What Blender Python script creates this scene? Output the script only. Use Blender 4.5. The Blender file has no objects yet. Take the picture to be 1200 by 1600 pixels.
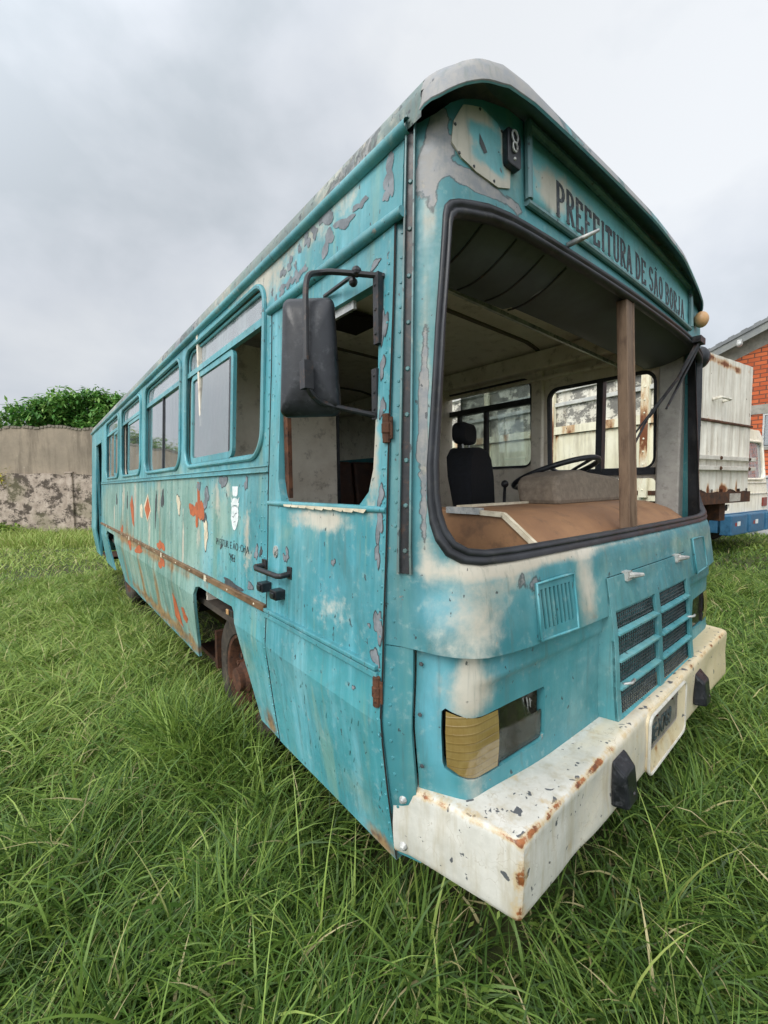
import bpy, bmesh, math, random
import numpy as np
from mathutils import Vector, Matrix
from mathutils.geometry import delaunay_2d_cdt

random.seed(7)
rng = np.random.default_rng(11)
SC = bpy.context.scene
COL = SC.collection

# ------------------------------------------------------------------ camera
cam_d = bpy.data.cameras.new("camera")
cam = bpy.data.objects.new("camera", cam_d)
COL.objects.link(cam)
cam.matrix_world = Matrix((
    (0.76273758, 0.05031251, -0.64474804, -0.894),
    (-0.6466191, 0.04279097, -0.76161189, -0.827),
    (-0.01072921, 0.99781641, 0.06517131, 1.65),
    (0, 0, 0, 1)))
cam_d.sensor_fit = 'HORIZONTAL'
cam_d.sensor_width = 36.0
cam_d.lens = 36.0 * 640.74 / 1200.0
cam_d.clip_start = 0.02
cam_d.clip_end = 600
SC.camera = cam
SC.view_settings.view_transform = 'Standard'
SC.view_settings.look = 'None'
SC.view_settings.exposure = 0.28
SC.view_settings.gamma = 1.0

# ------------------------------------------------------------------ sky + sun
SUN_AZ_DIR = Vector((-0.86, -0.16, 0.78)).normalized()
w = bpy.data.worlds.new("World")
SC.world = w
w.use_nodes = True
wn = w.node_tree
wn.nodes.clear()
def WN(t, **k):
    n = wn.nodes.new(t)
    for a, b in k.items():
        setattr(n, a, b)
    return n
w_out = WN('ShaderNodeOutputWorld'); w_bg = WN('ShaderNodeBackground')
w_bg.inputs['Strength'].default_value = 0.1
w_sky = WN('ShaderNodeTexSky'); w_sky.sky_type = 'NISHITA'; w_sky.sun_disc = False
w_sky.sun_elevation = math.asin(SUN_AZ_DIR.z)
w_sky.sun_rotation = math.atan2(SUN_AZ_DIR.x, SUN_AZ_DIR.y)
tc = WN('ShaderNodeTexCoord')
mp = WN('ShaderNodeMapping'); mp.inputs['Scale'].default_value = (1.0, 1.0, 1.5)
mp.inputs['Location'].default_value = (3.1, 0.4, 0.2)
n1 = WN('ShaderNodeTexNoise'); n1.inputs['Scale'].default_value = 1.35; n1.inputs['Detail'].default_value = 6; n1.inputs['Roughness'].default_value = 0.5; n1.inputs['Distortion'].default_value = 0.1
n2 = WN('ShaderNodeTexNoise'); n2.inputs['Scale'].default_value = 3.6; n2.inputs['Detail'].default_value = 8; n2.inputs['Roughness'].default_value = 0.5; n2.inputs['Distortion'].default_value = 0.15
wn.links.new(tc.outputs['Generated'], mp.inputs['Vector'])
wn.links.new(mp.outputs[0], n1.inputs['Vector']); wn.links.new(mp.outputs[0], n2.inputs['Vector'])
ad = WN('ShaderNodeMath', operation='MULTIPLY_ADD'); ad.inputs[1].default_value = 0.40
wn.links.new(n2.outputs[0], ad.inputs[0])
ml = WN('ShaderNodeMath', operation='MULTIPLY'); ml.inputs[1].default_value = 0.60
wn.links.new(n1.outputs[0], ml.inputs[0]); wn.links.new(ml.outputs[0], ad.inputs[2])
rp = WN('ShaderNodeValToRGB')
rp.color_ramp.elements[0].position = 0.37; rp.color_ramp.elements[0].color = (5.0, 5.45, 5.9, 1)
rp.color_ramp.elements[1].position = 0.575; rp.color_ramp.elements[1].color = (7.35, 7.6, 7.9, 1)
e = rp.color_ramp.elements.new(0.46); e.color = (6.2, 6.55, 7.05, 1)
wn.links.new(ad.outputs[0], rp.inputs[0])
# the cloud deck is thinner (brighter) round the hidden sun
sepn = WN('ShaderNodeVectorMath', operation='DOT_PRODUCT'); sepn.inputs[1].default_value = SUN_AZ_DIR
nrm = WN('ShaderNodeVectorMath', operation='NORMALIZE')
wn.links.new(tc.outputs['Generated'], nrm.inputs[0]); wn.links.new(nrm.outputs[0], sepn.inputs[0])
mr = WN('ShaderNodeMapRange'); mr.interpolation_type = 'SMOOTHSTEP'
mr.inputs['From Min'].default_value = 0.0; mr.inputs['From Max'].default_value = 1.0
mr.inputs['To Min'].default_value = 1.0; mr.inputs['To Max'].default_value = 3.0
wn.links.new(sepn.outputs['Value'], mr.inputs['Value'])
# right side of the view a little brighter
sx = WN('ShaderNodeVectorMath', operation='DOT_PRODUCT'); sx.inputs[1].default_value = (0.76, -0.65, 0.0)
wn.links.new(nrm.outputs[0], sx.inputs[0])
mr2 = WN('ShaderNodeMapRange'); mr2.inputs['From Min'].default_value = -0.6; mr2.inputs['From Max'].default_value = 0.5
mr2.inputs['To Min'].default_value = 0.86; mr2.inputs['To Max'].default_value = 1.05
wn.links.new(sx.outputs['Value'], mr2.inputs['Value'])
mm = WN('ShaderNodeMath', operation='MULTIPLY')
wn.links.new(mr.outputs[0], mm.inputs[0]); wn.links.new(mr2.outputs[0], mm.inputs[1])
vm = WN('ShaderNodeVectorMath', operation='SCALE')
wn.links.new(rp.outputs[0], vm.inputs[0]); wn.links.new(mm.outputs[0], vm.inputs['Scale'])
mx = WN('ShaderNodeMix', data_type='RGBA'); mx.inputs[0].default_value = 0.94
wn.links.new(w_sky.outputs[0], mx.inputs[6]); wn.links.new(vm.outputs[0], mx.inputs[7])
wn.links.new(mx.outputs[2], w_bg.inputs['Color'])
wn.links.new(w_bg.outputs[0], w_out.inputs[0])
sun_d = bpy.data.lights.new("sun", 'SUN'); sun_d.energy = 1.5; sun_d.angle = math.radians(24); sun_d.color = (1.0, 0.96, 0.90)
sun = bpy.data.objects.new("sun", sun_d); COL.objects.link(sun)
sun.rotation_euler = SUN_AZ_DIR.to_track_quat('Z', 'Y').to_euler()

# ------------------------------------------------------------------ material helpers
def lin(h):
    h = h.lstrip('#')
    r = []
    for i in (0, 2, 4):
        c = int(h[i:i+2], 16) / 255.0
        r.append(c / 12.92 if c <= 0.04045 else ((c + 0.055) / 1.055) ** 2.4)
    return (r[0], r[1], r[2], 1.0)

class MT:
    def __init__(s, name, rough=0.5, metal=0.0, spec=0.5):
        s.m = bpy.data.materials.new(name); s.m.use_nodes = True
        s.nt = s.m.node_tree; s.nt.nodes.clear()
        s.out = s.n('ShaderNodeOutputMaterial'); s.b = s.n('ShaderNodeBsdfPrincipled')
        s.l(s.b.outputs[0], s.out.inputs[0])
        s.b.inputs['Roughness'].default_value = rough; s.b.inputs['Metallic'].default_value = metal
        s.b.inputs['Specular IOR Level'].default_value = spec
        s._tc = None
    def n(s, t, **k):
        x = s.nt.nodes.new(t)
        for a, b in k.items(): setattr(x, a, b)
        return x
    def l(s, a, b): s.nt.links.new(a, b)
    def put(s, v, sock):
        if hasattr(v, 'links') or hasattr(v, 'is_linked'): s.l(v, sock)
        else: sock.default_value = v
    def co(s, scale=(1, 1, 1), loc=(0, 0, 0)):
        if s._tc is None: s._tc = s.n('ShaderNodeTexCoord')
        m = s.n('ShaderNodeMapping'); m.inputs['Scale'].default_value = scale; m.inputs['Location'].default_value = loc
        s.l(s._tc.outputs['Object'], m.inputs['Vector']); return m.outputs[0]
    def noise(s, scale=5, detail=4, rough=0.55, vec=None, dist=0.0):
        x = s.n('ShaderNodeTexNoise'); x.inputs['Scale'].default_value = scale; x.inputs['Detail'].default_value = detail
        x.inputs['Roughness'].default_value = rough; x.inputs['Distortion'].default_value = dist
        s.l(vec if vec is not None else s.co(), x.inputs['Vector']); return x.outputs[0]
    def step(s, v, a, b, lo=0.0, hi=1.0):
        x = s.n('ShaderNodeMapRange'); x.interpolation_type = 'SMOOTHSTEP'
        x.inputs['From Min'].default_value = a; x.inputs['From Max'].default_value = b
        x.inputs['To Min'].default_value = lo; x.inputs['To Max'].default_value = hi
        s.put(v, x.inputs['Value']); return x.outputs[0]
    def math(s, op, a, b=0.0, c=0.0):
        x = s.n('ShaderNodeMath', operation=op); s.put(a, x.inputs[0]); s.put(b, x.inputs[1]); s.put(c, x.inputs[2]); return x.outputs[0]
    def mix(s, f, a, b):
        x = s.n('ShaderNodeMix', data_type='RGBA'); s.put(f, x.inputs[0]); s.put(a, x.inputs[6]); s.put(b, x.inputs[7]); return x.outputs[2]
    def attr(s, name):
        x = s.n('ShaderNodeAttribute'); x.attribute_name = name
        y = s.n('ShaderNodeSeparateColor'); s.l(x.outputs['Color'], y.inputs[0]); return y.outputs
    def col(s, c): s.put(c, s.b.inputs['Base Color']); return s
    def bump(s, h, strength=0.3, dist=0.01):
        x = s.n('ShaderNodeBump'); x.inputs['Strength'].default_value = strength; x.inputs['Distance'].default_value = dist
        s.put(h, x.inputs['Height']); s.l(x.outputs[0], s.b.inputs['Normal']); return s

TEAL = lin('4b959c'); TEAL_D = lin('37808a'); TEAL_L = lin('74b4c0'); GREEN = lin('74998a'); CREAM = lin('cbc3b4'); GREY = lin('7d8083')
def paint(name, cream_bias=0.0, cr=(0.30, 0.68), base=TEAL, dark=TEAL_D, light=TEAL_L, streak=0.5, rough=0.5, chips=0.5):
    m = MT(name, rough, 0.0, 0.35)
    big = m.noise(1.1, 4, 0.6)
    stv = m.noise(3.0, 5, 0.6, m.co((3.5, 3.5, 0.22)))
    fine = m.noise(26, 6, 0.65)
    mid = m.noise(7, 7, 0.7, None, 0.3)
    w = m.attr('wear'); t = m.attr('tint')
    c = m.mix(m.step(big, 0.35, 0.65), dark, base)
    c = m.mix(m.math('MULTIPLY', m.step(stv, 0.48, 0.72), min(1, 0.55 * streak)), c, light)
    c = m.mix(m.math('MULTIPLY', m.step(stv, 0.47, 0.34), min(1, 0.5 * streak)), c, GREEN)
    # tint: R green dulling, G fresh light blue
    c = m.mix(m.math('MULTIPLY', m.step(m.math('ADD', t[0], m.math('MULTIPLY', m.math('SUBTRACT', mid, 0.5), 0.9)), 0.12, 0.62), 0.85), c, m.mix(m.step(stv, 0.38, 0.62), lin('66897c'), lin('8fa797')))
    c = m.mix(m.math('MULTIPLY', m.step(m.math('ADD', t[1], m.math('MULTIPLY', m.math('SUBTRACT', mid, 0.5), 0.5)), 0.2, 0.9), 0.55), c, lin('6fb4c6'))
    # chalky oxidised haze
    hz = m.noise(1.7, 6, 0.65, m.co((1, 1, .8), (8, 2, 3)), 0.4)
    c = m.mix(m.math('MULTIPLY', m.step(hz, 0.46, 0.74), 0.30), c, lin('9cbcb8'))
    dk = m.noise(2.6, 7, 0.7, m.co((1, 1, .6), (1, 6, 9)), 0.5)
    c = m.mix(m.math('MULTIPLY', m.step(dk, 0.46, 0.70), 0.45), c, lin('3d6664'))
    # faint rub marks
    c = m.mix(m.math('MULTIPLY', m.step(fine, 0.54, 0.75), 0.32), c, lin('a9b9b0'))
    # cream undercoat
    nz = m.math('ADD', m.math('MULTIPLY', m.math('SUBTRACT', mid, 0.5), 0.8), m.math('MULTIPLY', m.math('SUBTRACT', fine, 0.5), 0.45))
    cf = m.step(m.math('ADD', m.math('ADD', w[0], cream_bias), nz), cr[0], cr[1])
    creamc = m.mix(m.step(m.noise(3, 5), 0.35, 0.7), lin('b0a593'), CREAM)
    c = m.mix(m.math('MULTIPLY', cf, 0.9), c, creamc)
    # rust-brown stain runs
    rn = m.noise(5, 6, 0.7, m.co((5, 5, 0.6), (3, 1, 2)))
    rf = m.step(m.math('ADD', w[2], m.math('MULTIPLY', m.math('SUBTRACT', rn, 0.5), 0.9)), 0.28, 0.85)
    c = m.mix(m.math('MULTIPLY', rf, 0.85), c, m.mix(m.step(fine, 0.4, 0.6), lin('7a4a26'), lin('a07a48')))
    # flaked to grey primer
    ch = m.noise(3.3, 7, 0.62, m.co((1, 1, 1), (7, 3, 1)), 0.6)
    gf = m.step(m.math('ADD', m.math('ADD', m.math('MULTIPLY', w[1], 0.62), m.math('MULTIPLY', m.math('SUBTRACT', ch, 0.5), 0.75)), 0.0), 0.30, 0.325)
    ge = m.step(m.math('ADD', m.math('ADD', m.math('MULTIPLY', w[1], 0.62), m.math('MULTIPLY', m.math('SUBTRACT', ch, 0.5), 0.75)), 0.0), 0.275, 0.30)
    c = m.mix(m.math('MULTIPLY', ge, 0.8), c, lin('3a3c3c'))
    c = m.mix(gf, c, m.mix(m.step(fine, 0.35, 0.65), lin('74777a'), lin('8f8c88')))
    # small dark pits
    pv = m.noise(42, 3, 0.6, m.co((1, 1, 0.6), (1, 9, 4)))
    pit = m.step(pv, 0.705 - 0.03 * chips, 0.725 - 0.03 * chips)
    sp = m.noise(15, 5, 0.65, m.co((1, 1, 0.7), (6, 2, 8)), 0.3)
    spk = m.step(m.math('ADD', sp, m.math('MULTIPLY', w[1], 0.10)), 0.715, 0.725)
    c = m.mix(m.math('MULTIPLY', spk, 0.9), c, m.mix(m.step(fine, 0.42, 0.58), lin('565a5c'), lin('9a958a')))
    c = m.mix(m.math('MULTIPLY', pit, 0.85), c, lin('33373a'))
    # general grime in runs
    gr = m.noise(4, 6, 0.7, m.co((9, 9, 0.5), (2, 5, 0)))
    c = m.mix(m.math('MULTIPLY', m.step(gr, 0.50, 0.76), 0.50), c, lin('52625b'))
    m.col(c)
    m.put(m.step(fine, 0.2, 0.8, rough - 0.20, rough + 0.18), m.b.inputs['Roughness'])
    m.b.inputs['Specular IOR Level'].default_value = 0.5
    rip = m.noise(2.6, 1.5, 0.4, m.co((1, 1, 1), (3, 8, 2)))
    h = m.math('ADD', m.math('ADD', m.math('MULTIPLY', gf, -0.6), m.math('MULTIPLY', mid, 0.5)), m.math('MULTIPLY', rip, 5.0))
    m.bump(h, 0.28, 0.004)
    return m.m

def simple(name, a, b, scale=8, rough=0.6, metal=0.0, bump=0.15, spec=0.4, stretch=(1, 1, 1), dirt=None, dirt_amt=0.4):
    m = MT(name, rough, metal, spec)
    nz = m.noise(scale, 6, 0.65, m.co(stretch))
    c = m.mix(m.step(nz, 0.3, 0.7), lin(a), lin(b))
    if dirt:
        d = m.noise(scale * 2.3, 7, 0.7, m.co(stretch, (4, 2, 7)))
        c = m.mix(m.math('MULTIPLY', m.step(d, 0.52, 0.68), dirt_amt), c, lin(dirt))
    m.col(c)
    m.put(m.step(nz, 0.2, 0.8, max(0.05, rough - 0.12), min(1, rough + 0.15)), m.b.inputs['Roughness'])
    if bump: m.bump(nz, bump, 0.01)
    return m.m

def glass_mat(name, tint='8a9698', dust=0.12, kf=2.2, k0=0.10):
    m = MT(name, 0.03)
    m.nt.nodes.remove(m.b)
    tr = m.n('ShaderNodeBsdfTransparent'); tr.inputs[0].default_value = (0.80, 0.86, 0.85, 1)
    gl = m.n('ShaderNodeBsdfGlossy'); gl.inputs['Roughness'].default_value = 0.03
    fr = m.n('ShaderNodeFresnel'); fr.inputs[0].default_value = 1.55
    df = m.n('ShaderNodeBsdfDiffuse'); df.inputs[0].default_value = lin(tint)
    a = m.n('ShaderNodeMixShader'); b = m.n('ShaderNodeMixShader')
    m.l(m.math('MINIMUM', m.math('MULTIPLY_ADD', fr.outputs[0], kf, k0), 0.95), a.inputs[0]); m.l(tr.outputs[0], a.inputs[1]); m.l(gl.outputs[0], a.inputs[2])
    nz = m.noise(4, 5, 0.7, m.co((2, 2, 0.5)))
    m.l(m.step(nz, 0.3, 0.8, dust * 0.4, dust * 2.2), b.inputs[0]); m.l(a.outputs[0], b.inputs[1]); m.l(df.outputs[0], b.inputs[2])
    m.l(b.outputs[0], m.out.inputs[0])
    return m.m

M = {}
M['paint'] = paint('teal_bus_paint')
M['paint_side'] = paint('streaked_teal_side_paint', streak=1.25, chips=1.2)
M['paint_front'] = paint('teal_front_paint', cr=(0.22, 0.86), base=lin('468a91'), dark=lin('35727a'), light=lin('64a1aa'), streak=0.4)
M['paint_roof'] = paint('worn_roof_paint', cream_bias=0.06, base=lin('77837c'), dark=lin('5f6a66'), light=lin('8f978e'), streak=0.3, chips=3.0)
M['trim'] = paint('painted_trim', cream_bias=0.03, base=lin('539aa2'), dark=lin('3c7f88'), chips=1.6, rough=0.42)
M['sign'] = paint('sign_board_paint', base=lin('6fb0b4'), dark=lin('5fa2a8'), light=lin('86c0c4'), streak=0.2)
M['rubber'] = simple('black_rubber', '1c1d20', '34363b', 9, 0.45, bump=0.08, dirt='5a564c', dirt_amt=0.25)
M['black'] = simple('black_plastic', '121316', '24262b', 14, 0.36, bump=0.12, dirt='55575a', dirt_amt=0.35)
M['blackmetal'] = simple('black_painted_metal', '17181b', '2c2c2e', 18, 0.4, bump=0.15, dirt='5a3d28', dirt_amt=0.5)
M['header_in'] = simple('dark_vinyl', '454a51', '585d64', 6, 0.6, bump=0.05)
M['rust'] = simple('rusty_steel', '3a251a', '613e2a', 16, 0.9, bump=0.6, dirt='21150f', dirt_amt=0.9)
M['rustdark'] = simple('dark_rusty_steel', '2a1c15', '54341f', 11, 0.85, bump=0.5, dirt='15100d', dirt_amt=0.7)
M['rail'] = simple('weathered_rub_rail', '59402b', '80664a', 6, 0.55, bump=0.2, stretch=(1, 0.8, 3), dirt='3a281b', dirt_amt=0.85)
M['alu'] = simple('worn_aluminium', '8d9092', 'c4c3bc', 16, 0.42, 0.35, 0.2, dirt='4c4a44', dirt_amt=0.7)
M['white'] = simple('white_marking', 'c3cac9', 'e2e5e3', 20, 0.6, bump=0.05, dirt='7fa6a4', dirt_amt=0.75)
M['inkblack'] = simple('faded_black_lettering', '24282a', '454d4e', 45, 0.7, bump=0, dirt='5f8f92', dirt_amt=.8)
M['signink'] = simple('flaked_dark_lettering', '2b2f33', '4a4f54', 30, 0.7, bump=0.1, dirt='8f9490', dirt_amt=0.5)
M['orange'] = simple('orange_primer', '9c4e2c', 'b4643c', 13, 0.75, bump=0.3, dirt='6f4a35', dirt_amt=0.75)
M['greychip'] = simple('grey_primer', '5d6266', '82868a', 20, 0.7, bump=0.25)
M['darkchip'] = simple('bare_dark_steel', '33373a', '4c4f50', 20, 0.65, bump=0.2)
M['creamchip'] = simple('cream_undercoat', 'b3a78e', 'd6ccb4', 18, 0.75, bump=0.15)
M['tyre'] = simple('old_tyre', '2a2622', '4a433a', 8, 0.9, bump=0.4, dirt='66594a', dirt_amt=0.6)
M['void'] = simple('dark_underbody', '0f0d0c', '1d1815', 6, 0.9, bump=0.2)
M['lining'] = simple('cream_interior_lining', 'cfc4b3', 'e0d7c8', 5, 0.7, bump=0.06, dirt='6e5f50', dirt_amt=0.5)
M['ceiling'] = simple('ceiling_lining', 'd6ccbe', 'e4dccf', 5, 0.75, bump=0.05, dirt='857a6b', dirt_amt=0.4)
M['floorin'] = simple('dirty_bus_floor', '2f2a25', '4a4138', 6, 0.85, bump=0.2)
M['hood'] = simple('brown_engine_cover', '7c5a40', '9a7452', 3.0, 0.6, bump=0.08, dirt='5c4636', dirt_amt=0.6)
M['cowl'] = simple('taupe_dashboard', '6b5f52', '857868', 30, 0.7, bump=0.15)
M['tealin'] = simple('teal_interior_panel', '1f5a60', '2b6c72', 6, 0.6, bump=0.05)
M['seatfab'] = simple('black_seat_cloth', '101114', '1d1f24', 40, 0.95, bump=0.3)
M['seatvin'] = simple('brown_seat_vinyl', '3c2820', '55392d', 9, 0.5, bump=0.1)
M['post'] = simple('brown_windshield_post', '54402f', '7a6450', 7, 0.6, bump=0.2, stretch=(3, 3, 0.6), dirt='3c2a20', dirt_amt=0.5)
M['glass'] = glass_mat('dusty_window_glass')
M['lampglass'] = glass_mat('old_lamp_glass', '3d3a30', 0.25, 0.7, 0.0)
M['topglass'] = glass_mat('frosted_top_glass', 'aab0b4', 0.38)

def amber():
    m = MT('amber_lens', 0.12, 0, 0.7)
    v = m.co()
    wv = m.n('ShaderNodeTexWave'); wv.bands_direction = 'Z'; wv.inputs['Scale'].default_value = 13; wv.inputs['Distortion'].default_value = 0.0
    m.l(v, wv.inputs['Vector'])
    nz = m.noise(9, 6, 0.7)
    c = m.mix(m.step(nz, 0.3, 0.7), lin('836c3c'), lin('948050'))
    c = m.mix(m.math('MULTIPLY', m.step(wv.outputs[0], 0.94, 1.0), 0.45), c, lin('5a431c'))
    wx = m.n('ShaderNodeTexWave'); wx.bands_direction = 'X'; wx.inputs['Scale'].default_value = 28; m.l(v, wx.inputs['Vector'])
    c = m.mix(m.math('MULTIPLY', m.step(wx.outputs[0], 0.8, 1.0), 0.10), c, lin('6a4c20'))
    m.col(c); m.b.inputs['Transmission Weight'].default_value = 0.12; m.b.inputs['Coat Weight'].default_value = 0.8; m.b.inputs['Coat Roughness'].default_value = 0.08
    m.bump(m.step(wv.outputs[0], .75, 1.0), 0.25, 0.003); return m.m
M['amber'] = amber()
M['amberlamp'] = simple('faded_amber_dome', 'a8825a', 'c49a6c', 9, 0.35, bump=0.05)

def bumper_mat():
    m = MT('chipped_white_bumper_paint', 0.42, 0, 0.45)
    nz = m.noise(5, 6, 0.7); fine = m.noise(24, 6, 0.65)
    w = m.attr('wear')
    c = m.mix(m.step(nz, 0.3, 0.72), lin('b4b2a8'), lin('d2cfc6'))
    st = m.noise(4, 6, 0.65, m.co((6, 6, 0.7)))
    c = m.mix(m.math('MULTIPLY', m.step(st, 0.46, 0.72), 0.6), c, lin('a3977a'))
    c = m.mix(m.step(m.math('ADD', w[0], m.math('MULTIPLY', m.math('SUBTRACT', nz, 0.5), 0.9)), 0.2, 0.9, 0, 0.75), c, lin('cbb88c'))
    # chips
    ch = m.noise(30, 3, 0.5, m.co((1, 1, 1), (3, 3, 3)), 0.4)
    cf = m.step(m.math('ADD', ch, m.math('MULTIPLY', w[1], 0.11)), 0.715, 0.728)
    c = m.mix(cf, c, lin('55575a'))
    rn = m.noise(13, 6, 0.7, m.co((1, 1, 1), (9, 1, 5)))
    rf = m.step(m.math('ADD', m.math('MULTIPLY', w[2], 0.55), m.math('MULTIPLY', m.math('SUBTRACT', rn, 0.5), 1.3)), 0.30, 0.42)
    re = m.step(m.math('ADD', m.math('MULTIPLY', w[2], 0.55), m.math('MULTIPLY', m.math('SUBTRACT', rn, 0.5), 1.3)), 0.12, 0.32)
    c = m.mix(m.math('MULTIPLY', re, 0.7), c, lin('b79f74'))
    c = m.mix(rf, c, m.mix(m.step(fine, 0.4, 0.6), lin('5f3820'), lin('93592f')))
    cr = m.n('ShaderNodeTexVoronoi'); cr.feature = 'DISTANCE_TO_EDGE'; cr.inputs['Scale'].default_value = 5.5
    wv = m.n('ShaderNodeVectorMath', operation='ADD'); m.l(m.co(), wv.inputs[0])
    nn = m.n('ShaderNodeTexNoise'); nn.inputs['Scale'].default_value = 4; nn.inputs['Detail'].default_value = 5; m.l(m.co(), nn.inputs['Vector']); m.l(nn.outputs[1], wv.inputs[1])
    m.l(wv.outputs[0], cr.inputs['Vector'])
    crk = m.math('MULTIPLY', m.step(cr.outputs[0], 0.012, 0.004), m.step(nz, 0.45, 0.6, 0, 0.45))
    c = m.mix(crk, c, lin('8a7a62'))
    m.col(c); m.bump(m.math('ADD', m.math('MULTIPLY', cf, -1), fine), 0.2, 0.003)
    m.put(m.step(fine, 0.2, 0.8, 0.3, 0.6), m.b.inputs['Roughness'])
    return m.m
M['bumper'] = bumper_mat()

# ------------------------------------------------------------------ mesh builder
class MB:
    def __init__(s):
        s.v = []; s.f = []; s.mi = []; s.wear = {}; s.tint = {}
        s.cur = 0
    def add(s, p):
        s.v.append((p[0], p[1], p[2])); return len(s.v) - 1
    def face(s, ids):
        s.f.append(tuple(ids)); s.mi.append(s.cur)
    def box(s, a, b, fn=None):
        xs = (a[0], b[0]); ys = (a[1], b[1]); zs = (a[2], b[2])
        i = [s.add((fn or (lambda q: q))((x, y, z))) for z in zs for y in ys for x in xs]
        for q in ((0, 2, 3, 1), (4, 5, 7, 6), (0, 1, 5, 4), (2, 6, 7, 3), (0, 4, 6, 2), (1, 3, 7, 5)):
            s.face([i[k] for k in q])
        return s
    def tube(s, pts, r, n=8, closed=False, sq=None, cap=True):
        pts = [Vector(p) for p in pts]; N = len(pts); rings = []
        prev = None
        for k in range(N):
            if closed: d = (pts[(k + 1) % N] - pts[k - 1])
            else: d = pts[min(k + 1, N - 1)] - pts[max(k - 1, 0)]
            d.normalize()
            if prev is None:
                u = d.orthogonal() if abs(d.z) > 0.9 else Vector((0, 0, 1)).cross(d)
                if u.length < 1e-6: u = d.orthogonal()
            else: u = prev - d * prev.dot(d)
            u.normalize(); prev = u; v = d.cross(u)
            rr = r[k] if isinstance(r, (list, tuple)) else r
            rings.append([s.add(pts[k] + (u * math.cos(a) + v * math.sin(a)) * rr) for a in [2 * math.pi * (j + 0.5) / n for j in range(n)]])
        for k in range(N if closed else N - 1):
            A = rings[k]; B = rings[(k + 1) % N]
            for j in range(n): s.face([A[j], A[(j + 1) % n], B[(j + 1) % n], B[j]])
        if not closed and cap:
            s.face(rings[0][::-1]); s.face(rings[-1])
        return s
    def grid(s, fn, nu, nv, flip=False, wear=None, tint=None):
        ids = [[s.add(fn(i / nu, j / nv)) for j in range(nv + 1)] for i in range(nu + 1)]
        if wear or tint:
            for i in range(nu + 1):
                for j in range(nv + 1):
                    if wear: s.wear[ids[i][j]] = wear(i / nu, j / nv)
                    if tint: s.tint[ids[i][j]] = tint(i / nu, j / nv)
        for i in range(nu):
            for j in range(nv):
                q = [ids[i][j], ids[i + 1][j], ids[i + 1][j + 1], ids[i][j + 1]]
                s.face(q[::-1] if flip else q)
        return ids
    def lathe(s, prof, c, axis='x', n=24, close=False):
        rings = []
        for (a, r) in prof:
            ring = []
            for k in range(n):
                t = 2 * math.pi * k / n
                if axis == 'x': p = (c[0] + a, c[1] + r * math.cos(t), c[2] + r * math.sin(t))
                elif axis == 'y': p = (c[0] + r * math.cos(t), c[1] + a, c[2] + r * math.sin(t))
                else: p = (c[0] + r * math.cos(t), c[1] + r * math.sin(t), c[2] + a)
                ring.append(s.add(p))
            rings.append(ring)
        for A, B in zip(rings, rings[1:]):
            for k in range(n): s.face([A[k], A[(k + 1) % n], B[(k + 1) % n], B[k]])
        return s
    def sphere(s, c, r, n=12, m=8, sc=(1, 1, 1)):
        prof = [(-math.cos(math.pi * j / m), math.sin(math.pi * j / m)) for j in range(m + 1)]
        rings = []
        for a, b in prof:
            rings.append([s.add((c[0] + sc[0] * r * max(b, 1e-3) * math.cos(2 * math.pi * k / n), c[1] + sc[1] * r * max(b, 1e-3) * math.sin(2 * math.pi * k / n), c[2] + sc[2] * r * a)) for k in range(n)])
        for A, B in zip(rings, rings[1:]):
            for k in range(n): s.face([A[k], A[(k + 1) % n], B[(k + 1) % n], B[k]])
        return s
    def prism(s, outline, fn, d0, d1):
        """outline of 2-D points, fn(u,v,d)->3-D, between depths d0 (front) and d1 (back)"""
        n = len(outline)
        A = [s.add(fn(u, v, d0)) for u, v in outline]; B = [s.add(fn(u, v, d1)) for u, v in outline]
        s.face(A); s.face(B[::-1])
        for k in range(n): s.face([A[k], B[k], B[(k + 1) % n], A[(k + 1) % n]])
        return s
    def dome(s, c, nrm, r, n=6):
        c = Vector(c); nrm = Vector(nrm).normalized(); u = nrm.orthogonal().normalized(); v = nrm.cross(u)
        R = [s.add(c + (u * math.cos(2 * math.pi * k / n) + v * math.sin(2 * math.pi * k / n)) * r) for k in range(n)]
        R2 = [s.add(c + (u * math.cos(2 * math.pi * k / n) + v * math.sin(2 * math.pi * k / n)) * r * 0.62 + nrm * r * 0.55) for k in range(n)]
        for k in range(n): s.face([R[k], R[(k + 1) % n], R2[(k + 1) % n], R2[k]])
        s.face(R2)
    def build(s, name, mats, parent=None, smooth=False, bevel=0.0, fix=True, subsurf=0, autosmooth=None):
        me = bpy.data.meshes.new(name); me.from_pydata(s.v, [], s.f)
        if not isinstance(mats, (list, tuple)): mats = [mats]
        for m in mats: me.materials.append(m)
        me.polygons.foreach_set('material_index', s.mi)
        if s.wear or s.tint:
            for nm, dct in (('wear', s.wear), ('tint', s.tint)):
                at = me.attributes.new(nm, 'FLOAT_COLOR', 'POINT')
                arr = np.zeros((len(s.v), 4), np.float32)
                for k, c in dct.items(): arr[k, :3] = c
                at.data.foreach_set('color', arr.ravel())
        if fix:
            bm = bmesh.new(); bm.from_mesh(me); bmesh.ops.recalc_face_normals(bm, faces=bm.faces); bm.to_mesh(me); bm.free()
        if smooth: me.polygons.foreach_set('use_smooth', [True] * len(me.polygons))
        me.update()
        if smooth and autosmooth is not None:
            me.set_sharp_from_angle(angle=math.radians(autosmooth))
        o = bpy.data.objects.new(name, me); COL.objects.link(o)
        if parent: o.parent = parent
        if bevel:
            b = o.modifiers.new('bevel', 'BEVEL'); b.width = bevel; b.segments = 2; b.limit_method = 'ANGLE'; b.angle_limit = math.radians(40)
        if subsurf:
            b = o.modifiers.new('sub', 'SUBSURF'); b.levels = subsurf; b.render_levels = subsurf
        return o

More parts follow.
